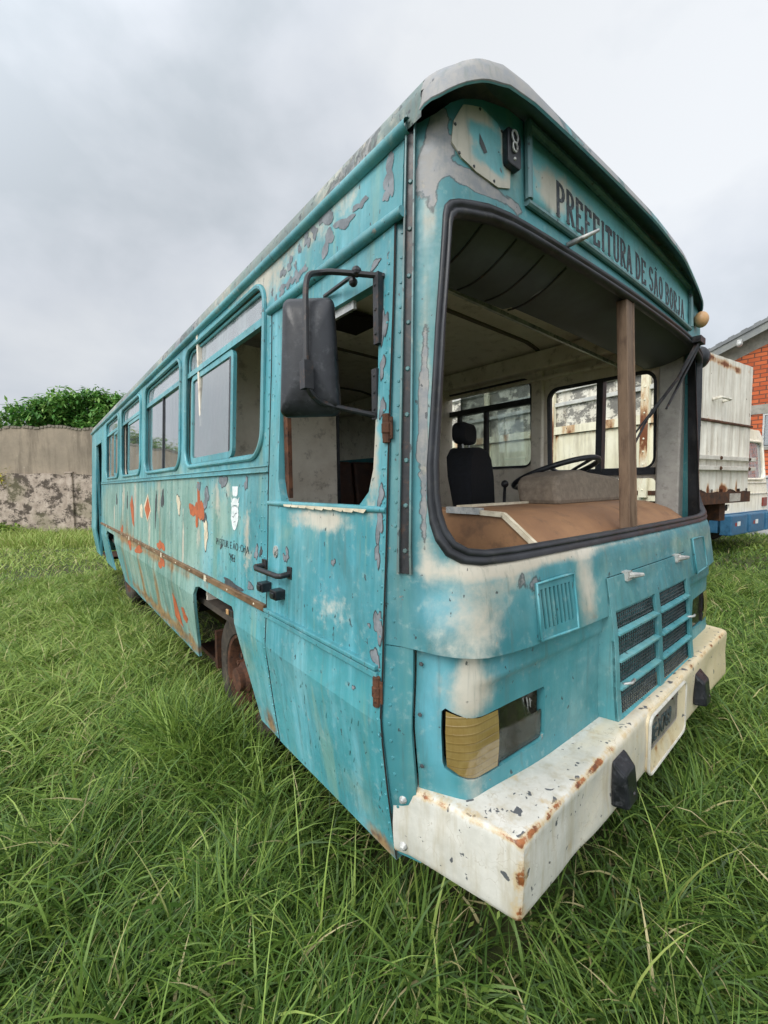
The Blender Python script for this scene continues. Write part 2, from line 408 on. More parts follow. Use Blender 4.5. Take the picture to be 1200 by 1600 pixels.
def thing(name, label, cat, loc=(0, 0, 0), rz=0.0, group=None):
    o = bpy.data.objects.new(name, None); COL.objects.link(o)
    o.location = loc; o.rotation_euler = (0, 0, rz); o.empty_display_size = 0.2
    o['label'] = label; o['category'] = cat
    if group: o['group'] = group
    return o
def tag(o, label, cat, group=None):
    o['label'] = label; o['category'] = cat
    if group: o['group'] = group
    return o

def inside(p, poly):
    x, y = p; c = False; n = len(poly); j = n - 1
    for i in range(n):
        xi, yi = poly[i]; xj, yj = poly[j]
        if (yi > y) != (yj > y) and x < (xj - xi) * (y - yi) / (yj - yi) + xi: c = not c
        j = i
    return c
def densify(poly, step):
    out = []
    n = len(poly)
    for i in range(n):
        a = poly[i]; b = poly[(i + 1) % n]
        k = max(1, int(math.hypot(b[0] - a[0], b[1] - a[1]) / step))
        for q in range(k): out.append((a[0] + (b[0] - a[0]) * q / k, a[1] + (b[1] - a[1]) * q / k))
    return out
def rrect(a0, a1, b0, b1, r, n=6):
    """rounded rectangle; r scalar or (bl, br, tr, tl)"""
    if not isinstance(r, (list, tuple)): r = (r,) * 4
    out = []
    for (cx, cy, st, rr) in ((a0 + r[0], b0 + r[0], 180, r[0]), (a1 - r[1], b0 + r[1], 270, r[1]), (a1 - r[2], b1 - r[2], 0, r[2]), (a0 + r[3], b1 - r[3], 90, r[3])):
        if rr < 1e-4: out.append((cx, cy)); continue
        for k in range(n + 1):
            t = math.radians(st + 90 * k / n); out.append((cx + rr * math.cos(t), cy + rr * math.sin(t)))
    return out
def panel(mb, outline, holes, fn, th, step=0.05, rows=(), wear=None, tint=None, dens=None):
    """sheet with holes in a 2-D domain mapped by fn(u,v,d) (d = depth inwards), thickness th"""
    dens = dens or step
    loops = [densify(outline, dens)] + [densify(h, dens) for h in holes]
    pts = []; edges = []
    for L in loops:
        b = len(pts); pts += L; edges += [(b + i, b + (i + 1) % len(L)) for i in range(len(L))]
    us = [p[0] for p in loops[0]]; vs = [p[1] for p in loops[0]]
    vrows = list(np.arange(min(vs) + step * 0.5, max(vs), step)) + list(rows)
    for v in vrows:
        if rows and v not in rows and min(abs(v - r) for r in rows) < step * 0.4: continue
        for u in np.arange(min(us) + step * 0.5, max(us), step):
            p = (u, v)
            if inside(p, loops[0]) and not any(inside(p, h) for h in loops[1:]): pts.append(p)
    r = delaunay_2d_cdt([Vector(p) for p in pts], edges, [], 0, 1e-5)
    V = r[0]; T = []
    for t in r[2]:
        cx = sum(V[k][0] for k in t) / len(t); cy = sum(V[k][1] for k in t) / len(t)
        if inside((cx, cy), loops[0]) and not any(inside((cx, cy), h) for h in loops[1:]): T.append(t)
    A = [mb.add(fn(v[0], v[1], 0.0)) for v in V]
    for k, v in zip(A, V):
        if wear: mb.wear[k] = wear(v[0], v[1])
        if tint: mb.tint[k] = tint(v[0], v[1])
    for t in T: mb.face([A[k] for k in t])
    if th:
        B = [mb.add(fn(v[0], v[1], th)) for v in V]
        for k, v in zip(B, V):
            if wear: mb.wear[k] = wear(v[0], v[1])
        cnt = {}
        for t in T:
            mb.face([B[k] for k in t][::-1])
            for i in range(len(t)):
                a, b = t[i], t[(i + 1) % len(t)]
                cnt[(a, b)] = cnt.get((a, b), 0) + 1
        for (a, b) in cnt:
            if (b, a) not in cnt: mb.face([A[a], B[a], B[b], A[b]])

def blobs(lst):
    """wear painter: list of (u, v, ru, rv, strength, channel)"""
    def f(u, v):
        c = [0.0, 0.0, 0.0]
        for (a, b, ra, rb, s, k) in lst:
            d = ((u - a) / ra) ** 2 + ((v - b) / rb) ** 2
            if d < 6: c[k] += s * math.exp(-d)
        return c
    return f

# ------------------------------------------------------------------ bus shape functions
W2 = 2.36
def lerp_tab(tab, z):
    if z <= tab[0][0]: return tab[0][1]
    for (a, va), (b, vb) in zip(tab, tab[1:]):
        if z <= b: return va + (vb - va) * (z - a) / (b - a)
    return tab[-1][1]
XS = [(0.40, -0.076), (0.47, -0.082), (0.94, -0.143), (1.09, -0.1305), (2.66, -0.052), (3.0, -0.035)]
def xside(z): return lerp_tab(XS, z)
TAPER = 0.235
YF = [(.74, -.140), (1.10, -.140), (1.38, -.125), (1.42, -.10), (2.5, -.045), (2.9, -.03)]
HW = [(.74, .035), (1.0, .07), (1.2, .09), (1.4, .07), (2.4, .06), (2.9, .10)]
SK = .03; BOW = .03
def _poly(t, z):
    m = False
    if t > W2 / 2: t = W2 - t; m = True
    yf = lerp_tab(YF, z); cx = .02 * max(0, z - 1.4)
    if t < 0:
        k = -t / TAPER; xs = xside(z)
        x = cx + (xs - cx) * k; y = yf + (.08 - yf) * k
    else:
        x = cx + (W2 / 2 - cx) * t / (W2 / 2); y = yf - BOW * (1 - (1 - t / (W2 / 2)) ** 2)
    return (W2 - x if m else x), y
def S(t, z, off=0.0, h=None):
    h = lerp_tab(HW, z) if h is None else h
    n = 9; sx = sy = 0
    for i in range(n):
        a, b = _poly(t + h * (2 * (i + .5) / n - 1), z); sx += a; sy += b
    sx /= n; sy /= n; sy0 = sy - SK * max(0, sx)
    if off:
        a = S(t - .01, z, 0, h); b = S(t + .01, z, 0, h)
        dx, dy = b[0] - a[0], b[1] - a[1]; l = math.hypot(dx, dy)
        sx += dy / l * off; sy0 -= dx / l * off
    return (sx, sy0, z)
def SN(t, z):
    a = S(t - .01, z); b = S(t + .01, z)
    return Vector((b[1] - a[1], -(b[0] - a[0]), 0)).normalized()

BUS = thing('derelict_bus', 'faded teal derelict bus with no windshield and a chipped white bumper, standing in long grass', 'bus', (1.18, 4.0, 0.0))
BUS_INV = Vector((-1.18, -4.0, 0.0))
class BB(MB):
    """mesh builder in bus-world coordinates; parts are children of the bus"""
    def part(s, name, mats, parent=None, **k):
        o = s.build(name, mats, None, **k)
        if parent is None:
            o.parent = BUS; o.location = BUS_INV
        else:
            o.parent = parent
        return o

def near(y, z, d=0.0): return (xside(z) + d + .0022 * math.sin(8.3 * y + 1.7 * math.sin(4.1 * z)) * math.sin(6.1 * z + 1.1 * y), y, z)
def far(y, z, d=0.0): return (W2 - xside(z) - d, y, z)
nrm_near = Vector((-1, 0, 0.05)).normalized()

# ---------- near side body
WINS = [(0.966, 2.240), (2.372, 3.605), (3.828, 5.000), (5.215, 6.385)]
WZ0, WZ1 = 1.785, 2.575
def whole(a, b): return rrect(a, b, WZ0, WZ1, (0.13, 0.13, 0.10, 0.10), 7)
REAR_DOOR = [(7.02, 0.56), (7.75, 0.56), (7.75, 2.38), (7.02, 2.38)]
ARCH_F = [(1.11, 0.469), (1.20, 0.72), (1.295, 1.0), (1.32, 1.02), (1.90, 1.02), (1.97, 1.005), (2.01, 0.95), (2.15, 0.469)]
ARCH_R = [(5.25, 0.469), (5.62, 1.03), (6.30, 1.035), (6.36, 0.98), (6.16, 0.469)]
outl = [(0.89, 0.469)] + ARCH_F + ARCH_R + [(7.0, 0.469), (7.0, 2.40), (7.78, 2.40), (7.78, 0.469), (8.45, 0.469), (8.45, 2.66), (0.06, 2.66), (0.06, 2.415), (0.89, 2.415)]
sw = []
for y in (1.4, 1.62, 2.9, 3.1, 4.1, 4.8): sw.append((y, 1.62, 0.10, 0.20, 0.30, 0))
sw += [(1.02, 2.60, 0.5, 0.22, 0.55, 0), (0.45, 2.60, 0.28, 0.12, 0.30, 0), (1.02, 2.2, 0.06, 0.5, 0.25, 0)]
sw += [(1.15, 1.45, 0.05, 0.18, 0.42, 0), (1.1, 1.25, 0.06, 0.2, 0.35, 0)]
sw += [(4.5, 2.62, 3.5, 0.06, 0.28, 0), (7.9, 1.6, 0.3, 0.6, 0.25, 0)]
for y, s_ in ((1.0, .18), (3.2, .45), (3.9, .5), (4.4, .35), (2.6, .3), (4.9, .3), (1.5, .2)): sw.append((y, 0.80, 0.10, 0.25, s_, 2))
sw += [(1.55 + .37 * k, 1.5 - .12 * (k % 3), .035 + .03 * (k % 2), .30, .30 + .12 * (k % 3), 0) for k in range(14)]
sw += [(1.75 + .41 * k, 1.35, .04, .35, .28, 2) for k in range(13)] + [(1.28 + .33 * k, .66, .05, .22, .42, 2) for k in range(13)]
sw += [(3.4, 1.06, 2.4, .05, .5, 2), (2.5, .52, 2.2, .05, .45, 2), (4.0, .75, 1.2, .2, .3, 0)]
sw += [(3.5, 0.55, 1.6, 0.06, 0.35, 2), (0.98, 0.50, 0.06, 0.07, 0.35, 2), (4.7, 1.15, 0.7, 0.2, 0.35, 2), (3.0, 1.30, 0.12, 0.25, 0.2, 2)]
st = [(2.7, 1.35, .5, .4, .6, 0), (1.45, .75, .3, .25, .3, 0), (4.6, 1.4, .8, .35, .5, 0), (6.2, 1.4, .8, .35, .5, 0), (3.6, 1.3, 1.5, 0.35, 0.75, 0), (3.2, 0.75, 1.7, 0.25, 0.75, 0), (2.2, 1.45, 0.5, 0.3, 0.5, 0), (5.5, 1.3, 1, .4, 0.35, 0), (1.45, 1.5, .3, .2, .35, 0),
      (1.75, 1.3, 0.13, 0.4, 0.7, 1), (1.0, 1.2, 0.15, 0.3, 0.5, 1), (0.9, 2.1, 0.1, 0.5, 0.4, 1), (2.3, 2.1, .1, .4, .5, 1), (3.7, 2.1, .12, .5, .4, 1), (0.4, 2.6, .3, .12, .4, 1), (5.1, 1.5, .2, .3, .5, 1), (4.3, 1.5, .15, .25, .5, 1)]
mb = BB()
panel(mb, outl, [whole(a, b) for a, b in WINS], near, 0.02, 0.055, rows=(0.94, 1.09), wear=blobs([(a, b, c, d, e * 1.35 if b < 1.75 else e, k) for a, b, c, d, e, k in sw]), tint=blobs([(a, b, c, d, e * 1.2, k) for a, b, c, d, e, k in st]))
# rivet rows
def rivets(y0, z0, y1, z1, step=0.06, r=0.006):
    n = max(1, int(math.hypot(y1 - y0, z1 - z0) / step))
    for k in range(n + 1):
        y = y0 + (y1 - y0) * k / n; z = z0 + (z1 - z0) * k / n
        mb.dome(near(y, z), nrm_near, r)
for yy in (0.93, 0.965): rivets(yy, 1.15, yy, 1.69, 0.055, 0.0055)
for yy in (1.66, 2.62, 3.6, 4.6, 5.5): rivets(yy, 1.15, yy, 1.69, 0.07, 0.005)
for yy in (0.915,): rivets(yy, 0.50, yy, 1.06, 0.045, 0.006); rivets(yy, 1.76, yy, 2.36, 0.07, 0.006)
for yy in (2.3, 3.0, 3.7, 4.4, 5.1): rivets(yy, 0.52, yy, 0.93, 0.07, 0.005)
rivets(2.2, 0.50, 5.2, 0.50, 0.09, 0.005)
# flaked marks on the side
def chip(fn, u, v, ru, rv, mat, seed, dep=-0.0012, n=14, jag=0.35, ang=0.0):
    n = 30
    R = random.Random(seed); mb_ = chip.mb; old = mb_.cur; mb_.cur = mat
    pts = []; ph = [R.random() * 6.28 for _ in range(3)]
    for k in range(n):
        a = 2 * math.pi * k / n; q = 1 + jag * (.75 * math.sin(2 * a + ph[0]) + .55 * math.sin(3 * a + ph[1]) + .35 * math.sin(5 * a + ph[2]) + .5 * (R.random() - .5))
        x, y = ru * q * math.cos(a), rv * q * math.sin(a)
        pts.append((u + x * math.cos(ang) - y * math.sin(ang), v + x * math.sin(ang) + y * math.cos(ang)))
    ids = [mb_.add(fn(a, b, dep)) for a, b in pts]; c = mb_.add(fn(u, v, dep))
    for k in range(n): mb_.face([c, ids[k], ids[(k + 1) % n]])
    mb_.cur = old
def chip2(fn, u, v, ru, rv, inner, seed, edge=2, ang=0.0, jag=0.35):
    chip(fn, u, v, ru * 1.06 + .0022, rv * 1.06 + .0022, edge, seed, -0.0010, 14, jag, ang)
    chip(fn, u, v, ru, rv, inner, seed, -0.0018, 14, jag, ang)
def polychip(fn, pts, mat, dep=-0.0016):
    mb_ = chip.mb; old = mb_.cur; mb_.cur = mat
    ids = [mb_.add(fn(a, b, dep)) for a, b in pts]; mb_.face(ids); mb_.cur = old
chip.mb = mb
# materials: 0 paint 1 grey 2 dark 3 orange 4 cream 5 white
for k, (u, v, ru, rv, m_) in enumerate([
        (1.93, 1.56, .035, .10, 3), (2.06, 1.50, .075, .045, 3), (1.96, 1.475, .045, .075, 3), (1.86, 1.50, .05, .07, 3), (1.93, 1.655, .03, .03, 1),
        (1.77, 1.585, .05, .055, 1), (1.77, 1.375, .045, .075, 4), (1.80, 1.46, .035, .03, 2), (1.48, 1.68, .05, .035, 1), (1.16, 1.665, .018, .03, 1),
        (1.02, 1.34, .02, .028, 1), (0.97, 1.35, .012, .02, 2), (1.50, 1.32, .012, .014, 2), (1.09, 1.17, .025, .022, 1), (1.33, 1.135, .10, .018, 2),
        (2.40, 1.53, .05, .06, 4), (2.9, 1.56, .035, .08, 2), (3.15, 1.48, .025, .13, 2), (4.6, 1.5, .03, .1, 2), (4.9, 1.45, .03, .14, 4), (2.35, .72, .07, .05, 3), (5.4, 1.5, .04, .08, 2)]):
    if m_ in (3,): chip(near, u, v, ru, rv, 3, k, -0.0014 - 0.0003 * (k % 4), 14, .25)
    else: chip2(near, u, v, ru, rv, m_, k)
def diamond(y, z, ry, rz):
    polychip(near, [(y, z + rz * 1.25), (y + ry * 1.15, z + .02), (y + ry * 0.1, z - rz), (y - ry * .8, z - .01)], 4, -0.0012)
    polychip(near, [(y, z + rz), (y + ry * .85, z), (y + .01, z - rz * .85), (y - ry * .62, z)], 3, -0.002)
diamond(3.47, 1.45, .17, .12); polychip(near, [(4.28, 1.58), (4.40, 1.47), (4.25, 1.27), (4.14, 1.24), (4.20, 1.45)], 3, -0.002)
polychip(near, [(3.75, 1.50), (3.85, 1.47), (3.83, 1.37), (3.72, 1.35), (3.70, 1.45)], 4, -0.002)
for q, (a, b, c_) in enumerate(((2.95, 1.17, .12), (3.9, 1.03, .16), (4.4, 1.03, .12), (4.95, 1.16, .08), (2.9, 1.03, .10))):
    chip(near, a, b, c_, .042, 3, 60 + q, -0.0016, 12, .34)
polychip(near, [(2.62, .84), (2.55, .80), (2.48, .66), (2.45, .60), (2.66, .64)], 3, -0.002)
# flaked lettering above the cab door
for k, (u, v, ru, rv) in enumerate([(0.80, 2.545, .022, .02), (0.74, 2.555, .022, .022), (0.66, 2.58, .01, .02), (0.60, 2.588, .022, .026), (0.545, 2.592, .02, .025), (0.47, 2.615, .05, .03),
        (0.80, 2.475, .035, .018), (0.73, 2.48, .03, .022), (0.67, 2.48, .02, .03), (0.62, 2.485, .02, .018), (0.86, 2.455, .014, .014), (0.69, 2.53, .012, .012), (0.45, 2.515, .03, .04), (0.35, 2.53, .045, .02), (0.26, 2.545, .03, .014),
        (0.115, 2.57, .016, .055), (0.13, 2.52, .02, .03), (1.0, 2.44, .01, .012), (0.90, 2.50, .01, .012)]):
    chip(near, u, v, ru, rv, 1, 100 + k, -0.0016, 13, .5)
# the municipal crest
cy, cz = 1.305, 1.545
def crest(pts, dep=-0.0018): polychip(near, [(cy - a * .072, cz + b * .105) for a, b in pts], 5, dep)
crest([(-.55, 1.02), (.55, 1.02), (.45, .60), (.25, .52), (-.25, .52), (-.45, .60)])
crest([(-.5, .40), (0, .46), (.5, .40), (.62, .22), (.80, .20), (.65, -.02), (.3, .10), (-.3, .10), (-.65, -.02), (-.80, .20), (-.62, .22)], -0.0017)
crest([(-.85, .50), (-.70, .46), (-.52, .26), (-.6, .2)], -0.0019); crest([(.85, .50), (.6, .2), (.52, .26), (.70, .46)], -0.0019)
sh = [(-.62, -.04), (-.3, .06), (.3, .06), (.62, -.04), (.72, -.18), (.66, -.26), (.76, -.38), (.68, -.46), (.76, -.58), (.62, -.70), (.5, -.88), (.25, -1.1), (0, -1.16), (-.25, -1.1), (-.5, -.88), (-.62, -.70), (-.76, -.58), (-.68, -.46), (-.76, -.38), (-.66, -.26), (-.72, -.18)]
polychip(near, [(cy - a * .072, cz + b * .105) for a, b in sh], 5, -0.0018)
for pts in ([(-.45, -.50), (-.2, -.54), (.1, -.36), (.45, -.30), (.45, -.27), (.1, -.31), (-.2, -.49), (-.45, -.46)], [(-.2, -.78), (.2, -.72), (.2, -.69), (-.2, -.75)], [(-.5, -.06), (-.1, .035), (.3, .02), (.6, -.08), (.3, .05), (-.1, .065)]):
    polychip(near, [(cy - a * .072, cz + b * .105) for a, b in pts], 1, -0.0026)
side_mats = [M['paint_side'], M['greychip'], M['darkchip'], M['orange'], M['creamchip'], M['white']]
SIDE = mb.part('side_body', side_mats)

# text helper -> flat mesh polygons mapped through fn(u,v,depth)
def text_obj(txt, name, mat, size, place, parent=None, ext=0.0008, xscale=1.0, bold=0.0):
    cu = bpy.data.curves.new(name + '_curve', 'FONT'); cu.body = txt; cu.size = size; cu.extrude = ext; cu.offset = bold; cu.align_x = 'LEFT'
    to = bpy.data.objects.new(name + '_tmp', cu); COL.objects.link(to)
    dg = bpy.context.evaluated_depsgraph_get(); ev = to.evaluated_get(dg); me = bpy.data.meshes.new_from_object(ev)
    bpy.data.objects.remove(to); bpy.data.curves.remove(cu)
    for v in me.vertices: v.co = Vector(place(v.co.x * xscale, v.co.y, v.co.z))
    me.materials.clear(); me.materials.append(mat); me.name = name
    o = bpy.data.objects.new(name, me); COL.objects.link(o)
    if parent is None: o.parent = BUS; o.location = BUS_INV
    else: o.parent = parent
    return o
def side_text(y0, z0): return lambda a, b, c: near(y0 - a, z0 + b - a * 0.00, -0.0015 - c)
text_obj('PI EITUR. E ÃO .OrJA', 'side_letter', M['inkblack'], 0.056, side_text(1.585, 1.322), xscale=0.94, bold=-0.0010)
text_obj("'MEd", 'side_letter', M['inkblack'], 0.056, side_text(1.37, 1.258), xscale=0.75, bold=-0.0008)

# interior lining of the near side
mb = BB()
panel(mb, [(0.12, 1.10), (6.98, 1.10), (6.98, 2.62), (0.12, 2.62)], [whole(a, b) for a, b in WINS] + [rrect(0.15, 0.80, 1.15, 2.38, 0.02, 2)], lambda u, v, d: near(u, v, 0.03 + d), 0.012, 0.25, dens=0.12)
mb.part('inner_lining', M['lining'])

# far side
FWINS = [(0.14, 0.93, 1.735, 2.43), (1.07, 2.24, 1.79, 2.56), (4.6, 5.9, 1.79, 2.56)]
holes_f = [rrect(a, b, c, d, 0.09, 6) for a, b, c, d in FWINS] + [rrect(0.14, 0.42, 1.42, 1.68, 0.03, 3)]
mb = BB()
panel(mb, [(0.0, 0.469)] + ARCH_F + ARCH_R + [(8.45, 0.469), (8.45, 2.66), (0.0, 2.66)], holes_f, far, 0.02, 0.10, rows=(0.94, 1.09))
mb.part('side_body', M['paint'])
mb = BB()
panel(mb, [(0.02, 1.10), (8.4, 1.10), (8.4, 2.62), (0.02, 2.62)], holes_f, lambda u, v, d: far(u, v, 0.03 + d), 0.015, 0.25, dens=0.08)
mb.part('inner_lining', M['lining'])
for (a, b, c, d) in FWINS:
    fr = BB()
    loop = rrect(a, b, c, d, 0.09, 6)
    fr.tube([far(u, v, 0.02) for u, v in loop], 0.026, 6, closed=True, cap=False)
    if b - a < 1:
        fr.box((W2 - xside(2.1) - 0.06, 0.49, c), (W2 - xside(2.1) + 0.005, 0.535, d))
        fr.box((W2 - xside(1.7) - 0.07, a, c - 0.03), (W2 - xside(1.7) - 0.0, b, c + 0.02))
    else:
        fr.box((W2 - xside(2.4) - 0.05, a, 2.335), (W2 - xside(2.4) + 0.005, b, 2.385))
        fr.box((W2 - xside(2.1) - 0.045, a + 0.47, c), (W2 - xside(2.1) + 0.0, a + 0.505, 2.335))
        fr.box((W2 - xside(2.1) - 0.045, a + 0.80, c), (W2 - xside(2.1) + 0.0, a + 0.825, 2.335))
    fo = fr.part('side_window', M['rubber'], smooth=False)
    if not (b - a < 1):
        g = BB(); g.prism(rrect(a + .01, a + 0.8, c + .01, d - .01, 0.07, 5), lambda u, v, dd: far(u, v, dd), 0.004, 0.008)
        g.part('pane', M['glass'], fo)
# rear wall
mb = BB()
def rearf(u, v, d): return (u, 8.45 - d, v)
prof_r = [(xside(z), z) for z in (0.47, 0.94, 1.09, 2.66)]
panel(mb, prof_r[::1] + [(1.18, 2.90)] + [(W2 - x, z) for x, z in prof_r[::-1]], [rrect(0.2, 2.16, 1.8, 2.45, 0.1)], rearf, 0.03, 0.2)
mb.part('rear_wall', M['paint'])

# ---------- mouldings on the near side
def rail_box(name, y0, y1, z0, z1, out, mat, inset=0.0, ribs=0, bev=0.003, seg=1):
    b = BB()
    n = max(1, int((y1 - y0) / 0.4))
    def fn(q): return (xside(q[2]) - q[0], q[1], q[2])
    for k in range(n):
        b.box((-inset, y0 + (y1 - y0) * k / n, z0), (out, y0 + (y1 - y0) * (k + 1) / n - 0.0, z1), fn) if n == 1 else None
    if n > 1:
        b.box((-inset, y0, z0), (out, y1, z1), fn)
    if ribs:
        b.box((out, y0, z1 - 0.007), (out + 0.006, y1, z1), fn); b.box((out, y0, z0), (out + 0.006, y1, z0 + 0.007), fn)
    return b.part(name, mat, bevel=bev)
rail_box('belt_moulding', 0.895, 6.98, 1.712, 1.745, 0.010, M['trim'], ribs=1)
rr_ = rail_box('rub_rail', 0.897, 6.95, 1.090, 1.122, 0.018, [M['rail']])
pj = BB()
for yj in (1.72, 2.85, 4.35, 6.2): pj.box((0.0185, yj - 0.02, 1.088), (0.0205, yj + 0.02, 1.124), lambda q: (xside(q[2]) - q[0], q[1], q[2]))
for yj in np.arange(1.0, 6.9, 0.35): pj.dome((xside(1.106) - 0.018, yj, 1.106), (-1, 0, 0), 0.006)
pj.part('rail_joint', M['creamchip'], rr_)
# rain gutter along the roof edge
g = BB()
def gut(u, v):
    y = 0.035 + u * 8.41; a = v * math.pi
    return (xside(2.64) - 0.003 - 0.024 * math.sin(a), y, 2.640 + 0.020 * -math.cos(a))
g.grid(gut, 40, 8, wear=lambda u, v: (0.25 if u > .05 else 0, 0.1, 0.05))
g.part('rain_gutter', M['trim'], smooth=True)
g = BB()
g.grid(lambda u, v: (W2 - gut(u, v)[0], gut(u, v)[1], gut(u, v)[2]), 6, 8)
g.part('rain_gutter', M['trim'], smooth=True)
for nm, (y0, y1, z0, r, o_) in dict(a=(0.045, 0.905, 2.412, 0.019, 0.012), b=(0.085, 0.885, 1.577, 0.012, 0.006)).items():
    t_ = BB(); t_.tube([(xside(z0) - o_, y, z0) for y in np.linspace(y0, y1, 6)], [r * 0.8] + [r] * 4 + [r * .85], 10)
    t_.part('door_drip_rail' if nm == 'a' else 'window_sill_rail', M['trim'], smooth=True, autosmooth=50)

# ---------- cab door
DW = [(0.76, 1.585), (0.775, 1.62), (0.79, 1.68), (0.79, 2.17), (0.76, 2.23), (0.70, 2.262), (0.17, 2.262), (0.145, 2.24), (0.142, 2.0), (0.150, 1.70), (0.17, 1.63), (0.22, 1.585), (0.26, 1.578), (0.68, 1.578)]
dw = blobs([(0.5, 1.53, .35, .05, .62, 0), (0.15, 1.75, .035, .22, .75, 0), (0.13, 2.2, .03, .2, .4, 0), (0.45, 1.40, .22, .12, .22, 0), (0.35, 1.22, .2, .10, .35, 0), (0.5, .72, .16, .10, .30, 0),
            (0.11, 1.20, .05, .14, .25, 1), (0.12, 1.55, .03, .12, .45, 1), (0.11, 1.8, .025, .15, .3, 1), (0.16, 2.1, .03, .08, .3, 1),
            (0.15, 0.49, .10, .04, .9, 2), (0.5, .52, .35, .03, .3, 2), (0.30, .78, .08, .15, .30, 2), (0.12, .8, .03, .2, .25, 2)])
dt = blobs([(0.35, 1.3, .3, .25, .55, 1), (0.5, .75, .3, .2, .4, 1), (0.75, 1.45, .12, .1, .4, 0), (0.3, .6, .25, .12, .3, 0)])
mb = BB()
panel(mb, [(0.083, 0.474), (0.883, 0.474), (0.883, 2.402), (0.083, 2.402)], [DW], lambda u, v, d: near(u, v, d - 0.006), 0.035, 0.03, rows=(0.94, 1.09), wear=dw, tint=dt)
chip.mb = mb
dfn = lambda u, v, d: near(u, v, d - 0.006)
for k, (u, v, ru, rv) in enumerate([(0.105, 1.23, .018, .045), (0.115, 1.13, .018, .026), (0.70, 1.37, .016, .022), (0.72, 1.355, .012, .014), (0.36, 1.385, .010, .010), (0.115, 1.53, .012, .05), (0.12, 1.44, .010, .03), (0.11, 1.62, .012, .03), (0.12, 2.12, .012, .05), (0.12, 2.0, .01, .03), (0.115, 1.88, .01, .03), (0.17, 2.32, .02, .01), (0.22, 1.0, .006, .006), (0.15, 1.22, .004, .006)]):
    chip2(dfn, u, v, ru, rv, 1, 200 + k)
# grass-scratched lower skirt
R_ = random.Random(5)
for k in range(26):
    u = R_.uniform(0.10, 0.6); v = R_.uniform(0.55, 0.9); l = R_.uniform(.008, .028)
    polychip(dfn, [(u, v), (u - l * .35, v + l), (u - l * .35 - .0022, v + l), (u - .003, v)], 6, -0.0012)
# torn lip of the window opening
for k in range(9):
    y = 0.20 + k * 0.06
    polychip(dfn, [(y - .035, 1.577), (y + .035, 1.577), (y + .03, 1.569 - .005 * R_.random()), (y - .02, 1.568 - .005 * R_.random())], 4, -0.012 - .0004 * k)
for k in range(int(1.3 / 0.05)):
    mb.dome(near(0.095, 0.55 + k * 0.05, -0.006), nrm_near, 0.005)
for v in np.arange(1.7, 2.35, 0.085): mb.dome(near(0.845, v, -0.006), nrm_near, 0.0045); mb.dome(near(0.105, v, -0.006), nrm_near, 0.0055)
DOOR = mb.part('cab_door', side_mats + [simple('scratch_marks', '2c5f60', '3c6e6a', 30, .7, bump=0)])
mb = BB()
for (z0, z1, o_) in ((1.072, 1.092, .012), (1.098, 1.112, .018)):
    mb.box((0, 0.10, z0), (o_ + .006, 0.885, z1), lambda q: (xside(q[2]) - q[0], q[1], q[2]))
mb.part('door_trim_strip', M['trim'], DOOR, bevel=0.003)
for y in (.0805, .8855):
    mb = BB(); mb.grid(lambda u, v: near(y - .0045 + .009 * u, .48 + 1.92 * v, -.0066), 1, 24); mb.part('door_rubber', M['void'], DOOR)
# door window rubber remains (rusty channel on the rear edge, light strip on top)
mb = BB(); mb.box((xside(1.9) + .012, 0.755, 1.60), (xside(1.9) + .03, 0.80, 2.22)); mb.part('window_channel', M['rust'], DOOR)
mb = BB(); mb.box((xside(2.25) + .010, 0.30, 2.235), (xside(2.25) + .022, 0.72, 2.262)); mb.part('window_strip', M['alu'], DOOR)
# handle, latch bosses, lock
mb = BB()
hx = xside(1.29)
mb.tube([(hx - .004, 0.91, 1.298), (hx - .05, 0.915, 1.296), (hx - .056, 0.89, 1.292), (hx - .052, 0.70, 1.289), (hx - .045, 0.678, 1.291), (hx - .004, 0.672, 1.296)], [.013, .012, .012, .012, .012, .013], 8)
for y in (0.912, 0.672): mb.box((hx - .012, y - .018, 1.275), (hx - .004, y + .018, 1.325))
mb.part('door_handle', M['blackmetal'], DOOR, smooth=True, autosmooth=40, bevel=0.002)
for (y, z) in ((0.865, 1.213), (0.735, 1.205)):
    mb = BB(); mb.box((hx - .055, y - .028, z - .02), (hx - .004, y + .028, z + .02)); mb.box((hx - .062, y - .018, z - .012), (hx - .055, y + .018, z + .012))
    mb.part('door_latch', M['black'], DOOR, bevel=0.006)
mb = BB(); mb.prism([(0.80 + .020 * math.cos(a), 1.372 + .026 * math.sin(a)) for a in np.linspace(0, 6.283, 12, endpoint=False)], dfn, -0.006, 0)
mb.prism([(0.80 + .009 * math.cos(a), 1.372 + .012 * math.sin(a)) for a in np.linspace(0, 6.283, 10, endpoint=False)], dfn, -0.012, -0.006)
mb.part('door_lock', M['alu'], DOOR)
for (y, z, h_) in ((0.088, 1.815, .042), (0.098, 1.035, .045)):
    mb = BB(); x = xside(z) - 0.012
    mb.lathe([(-h_, .002), (-h_, .012), (-h_ * .35, .012), (-h_ * .33, .015), (h_ * .33, .015), (h_ * .35, .012), (h_, .012), (h_, .002)], (x, y, z), 'z', 10)
    mb.box((x + .001, y - .022, z - h_ * .75), (x + .007, y + .022, z + h_ * .75))
    for q in (-.5, .5): mb.dome((x + .001, y - .016, z + q * h_), (-1, 0, 0), .004); mb.dome((x + .001, y + .016, z + q * h_), (-1, 0, 0), .004)
    mb.part('hinge', M['rust'], DOOR, bevel=0.002)

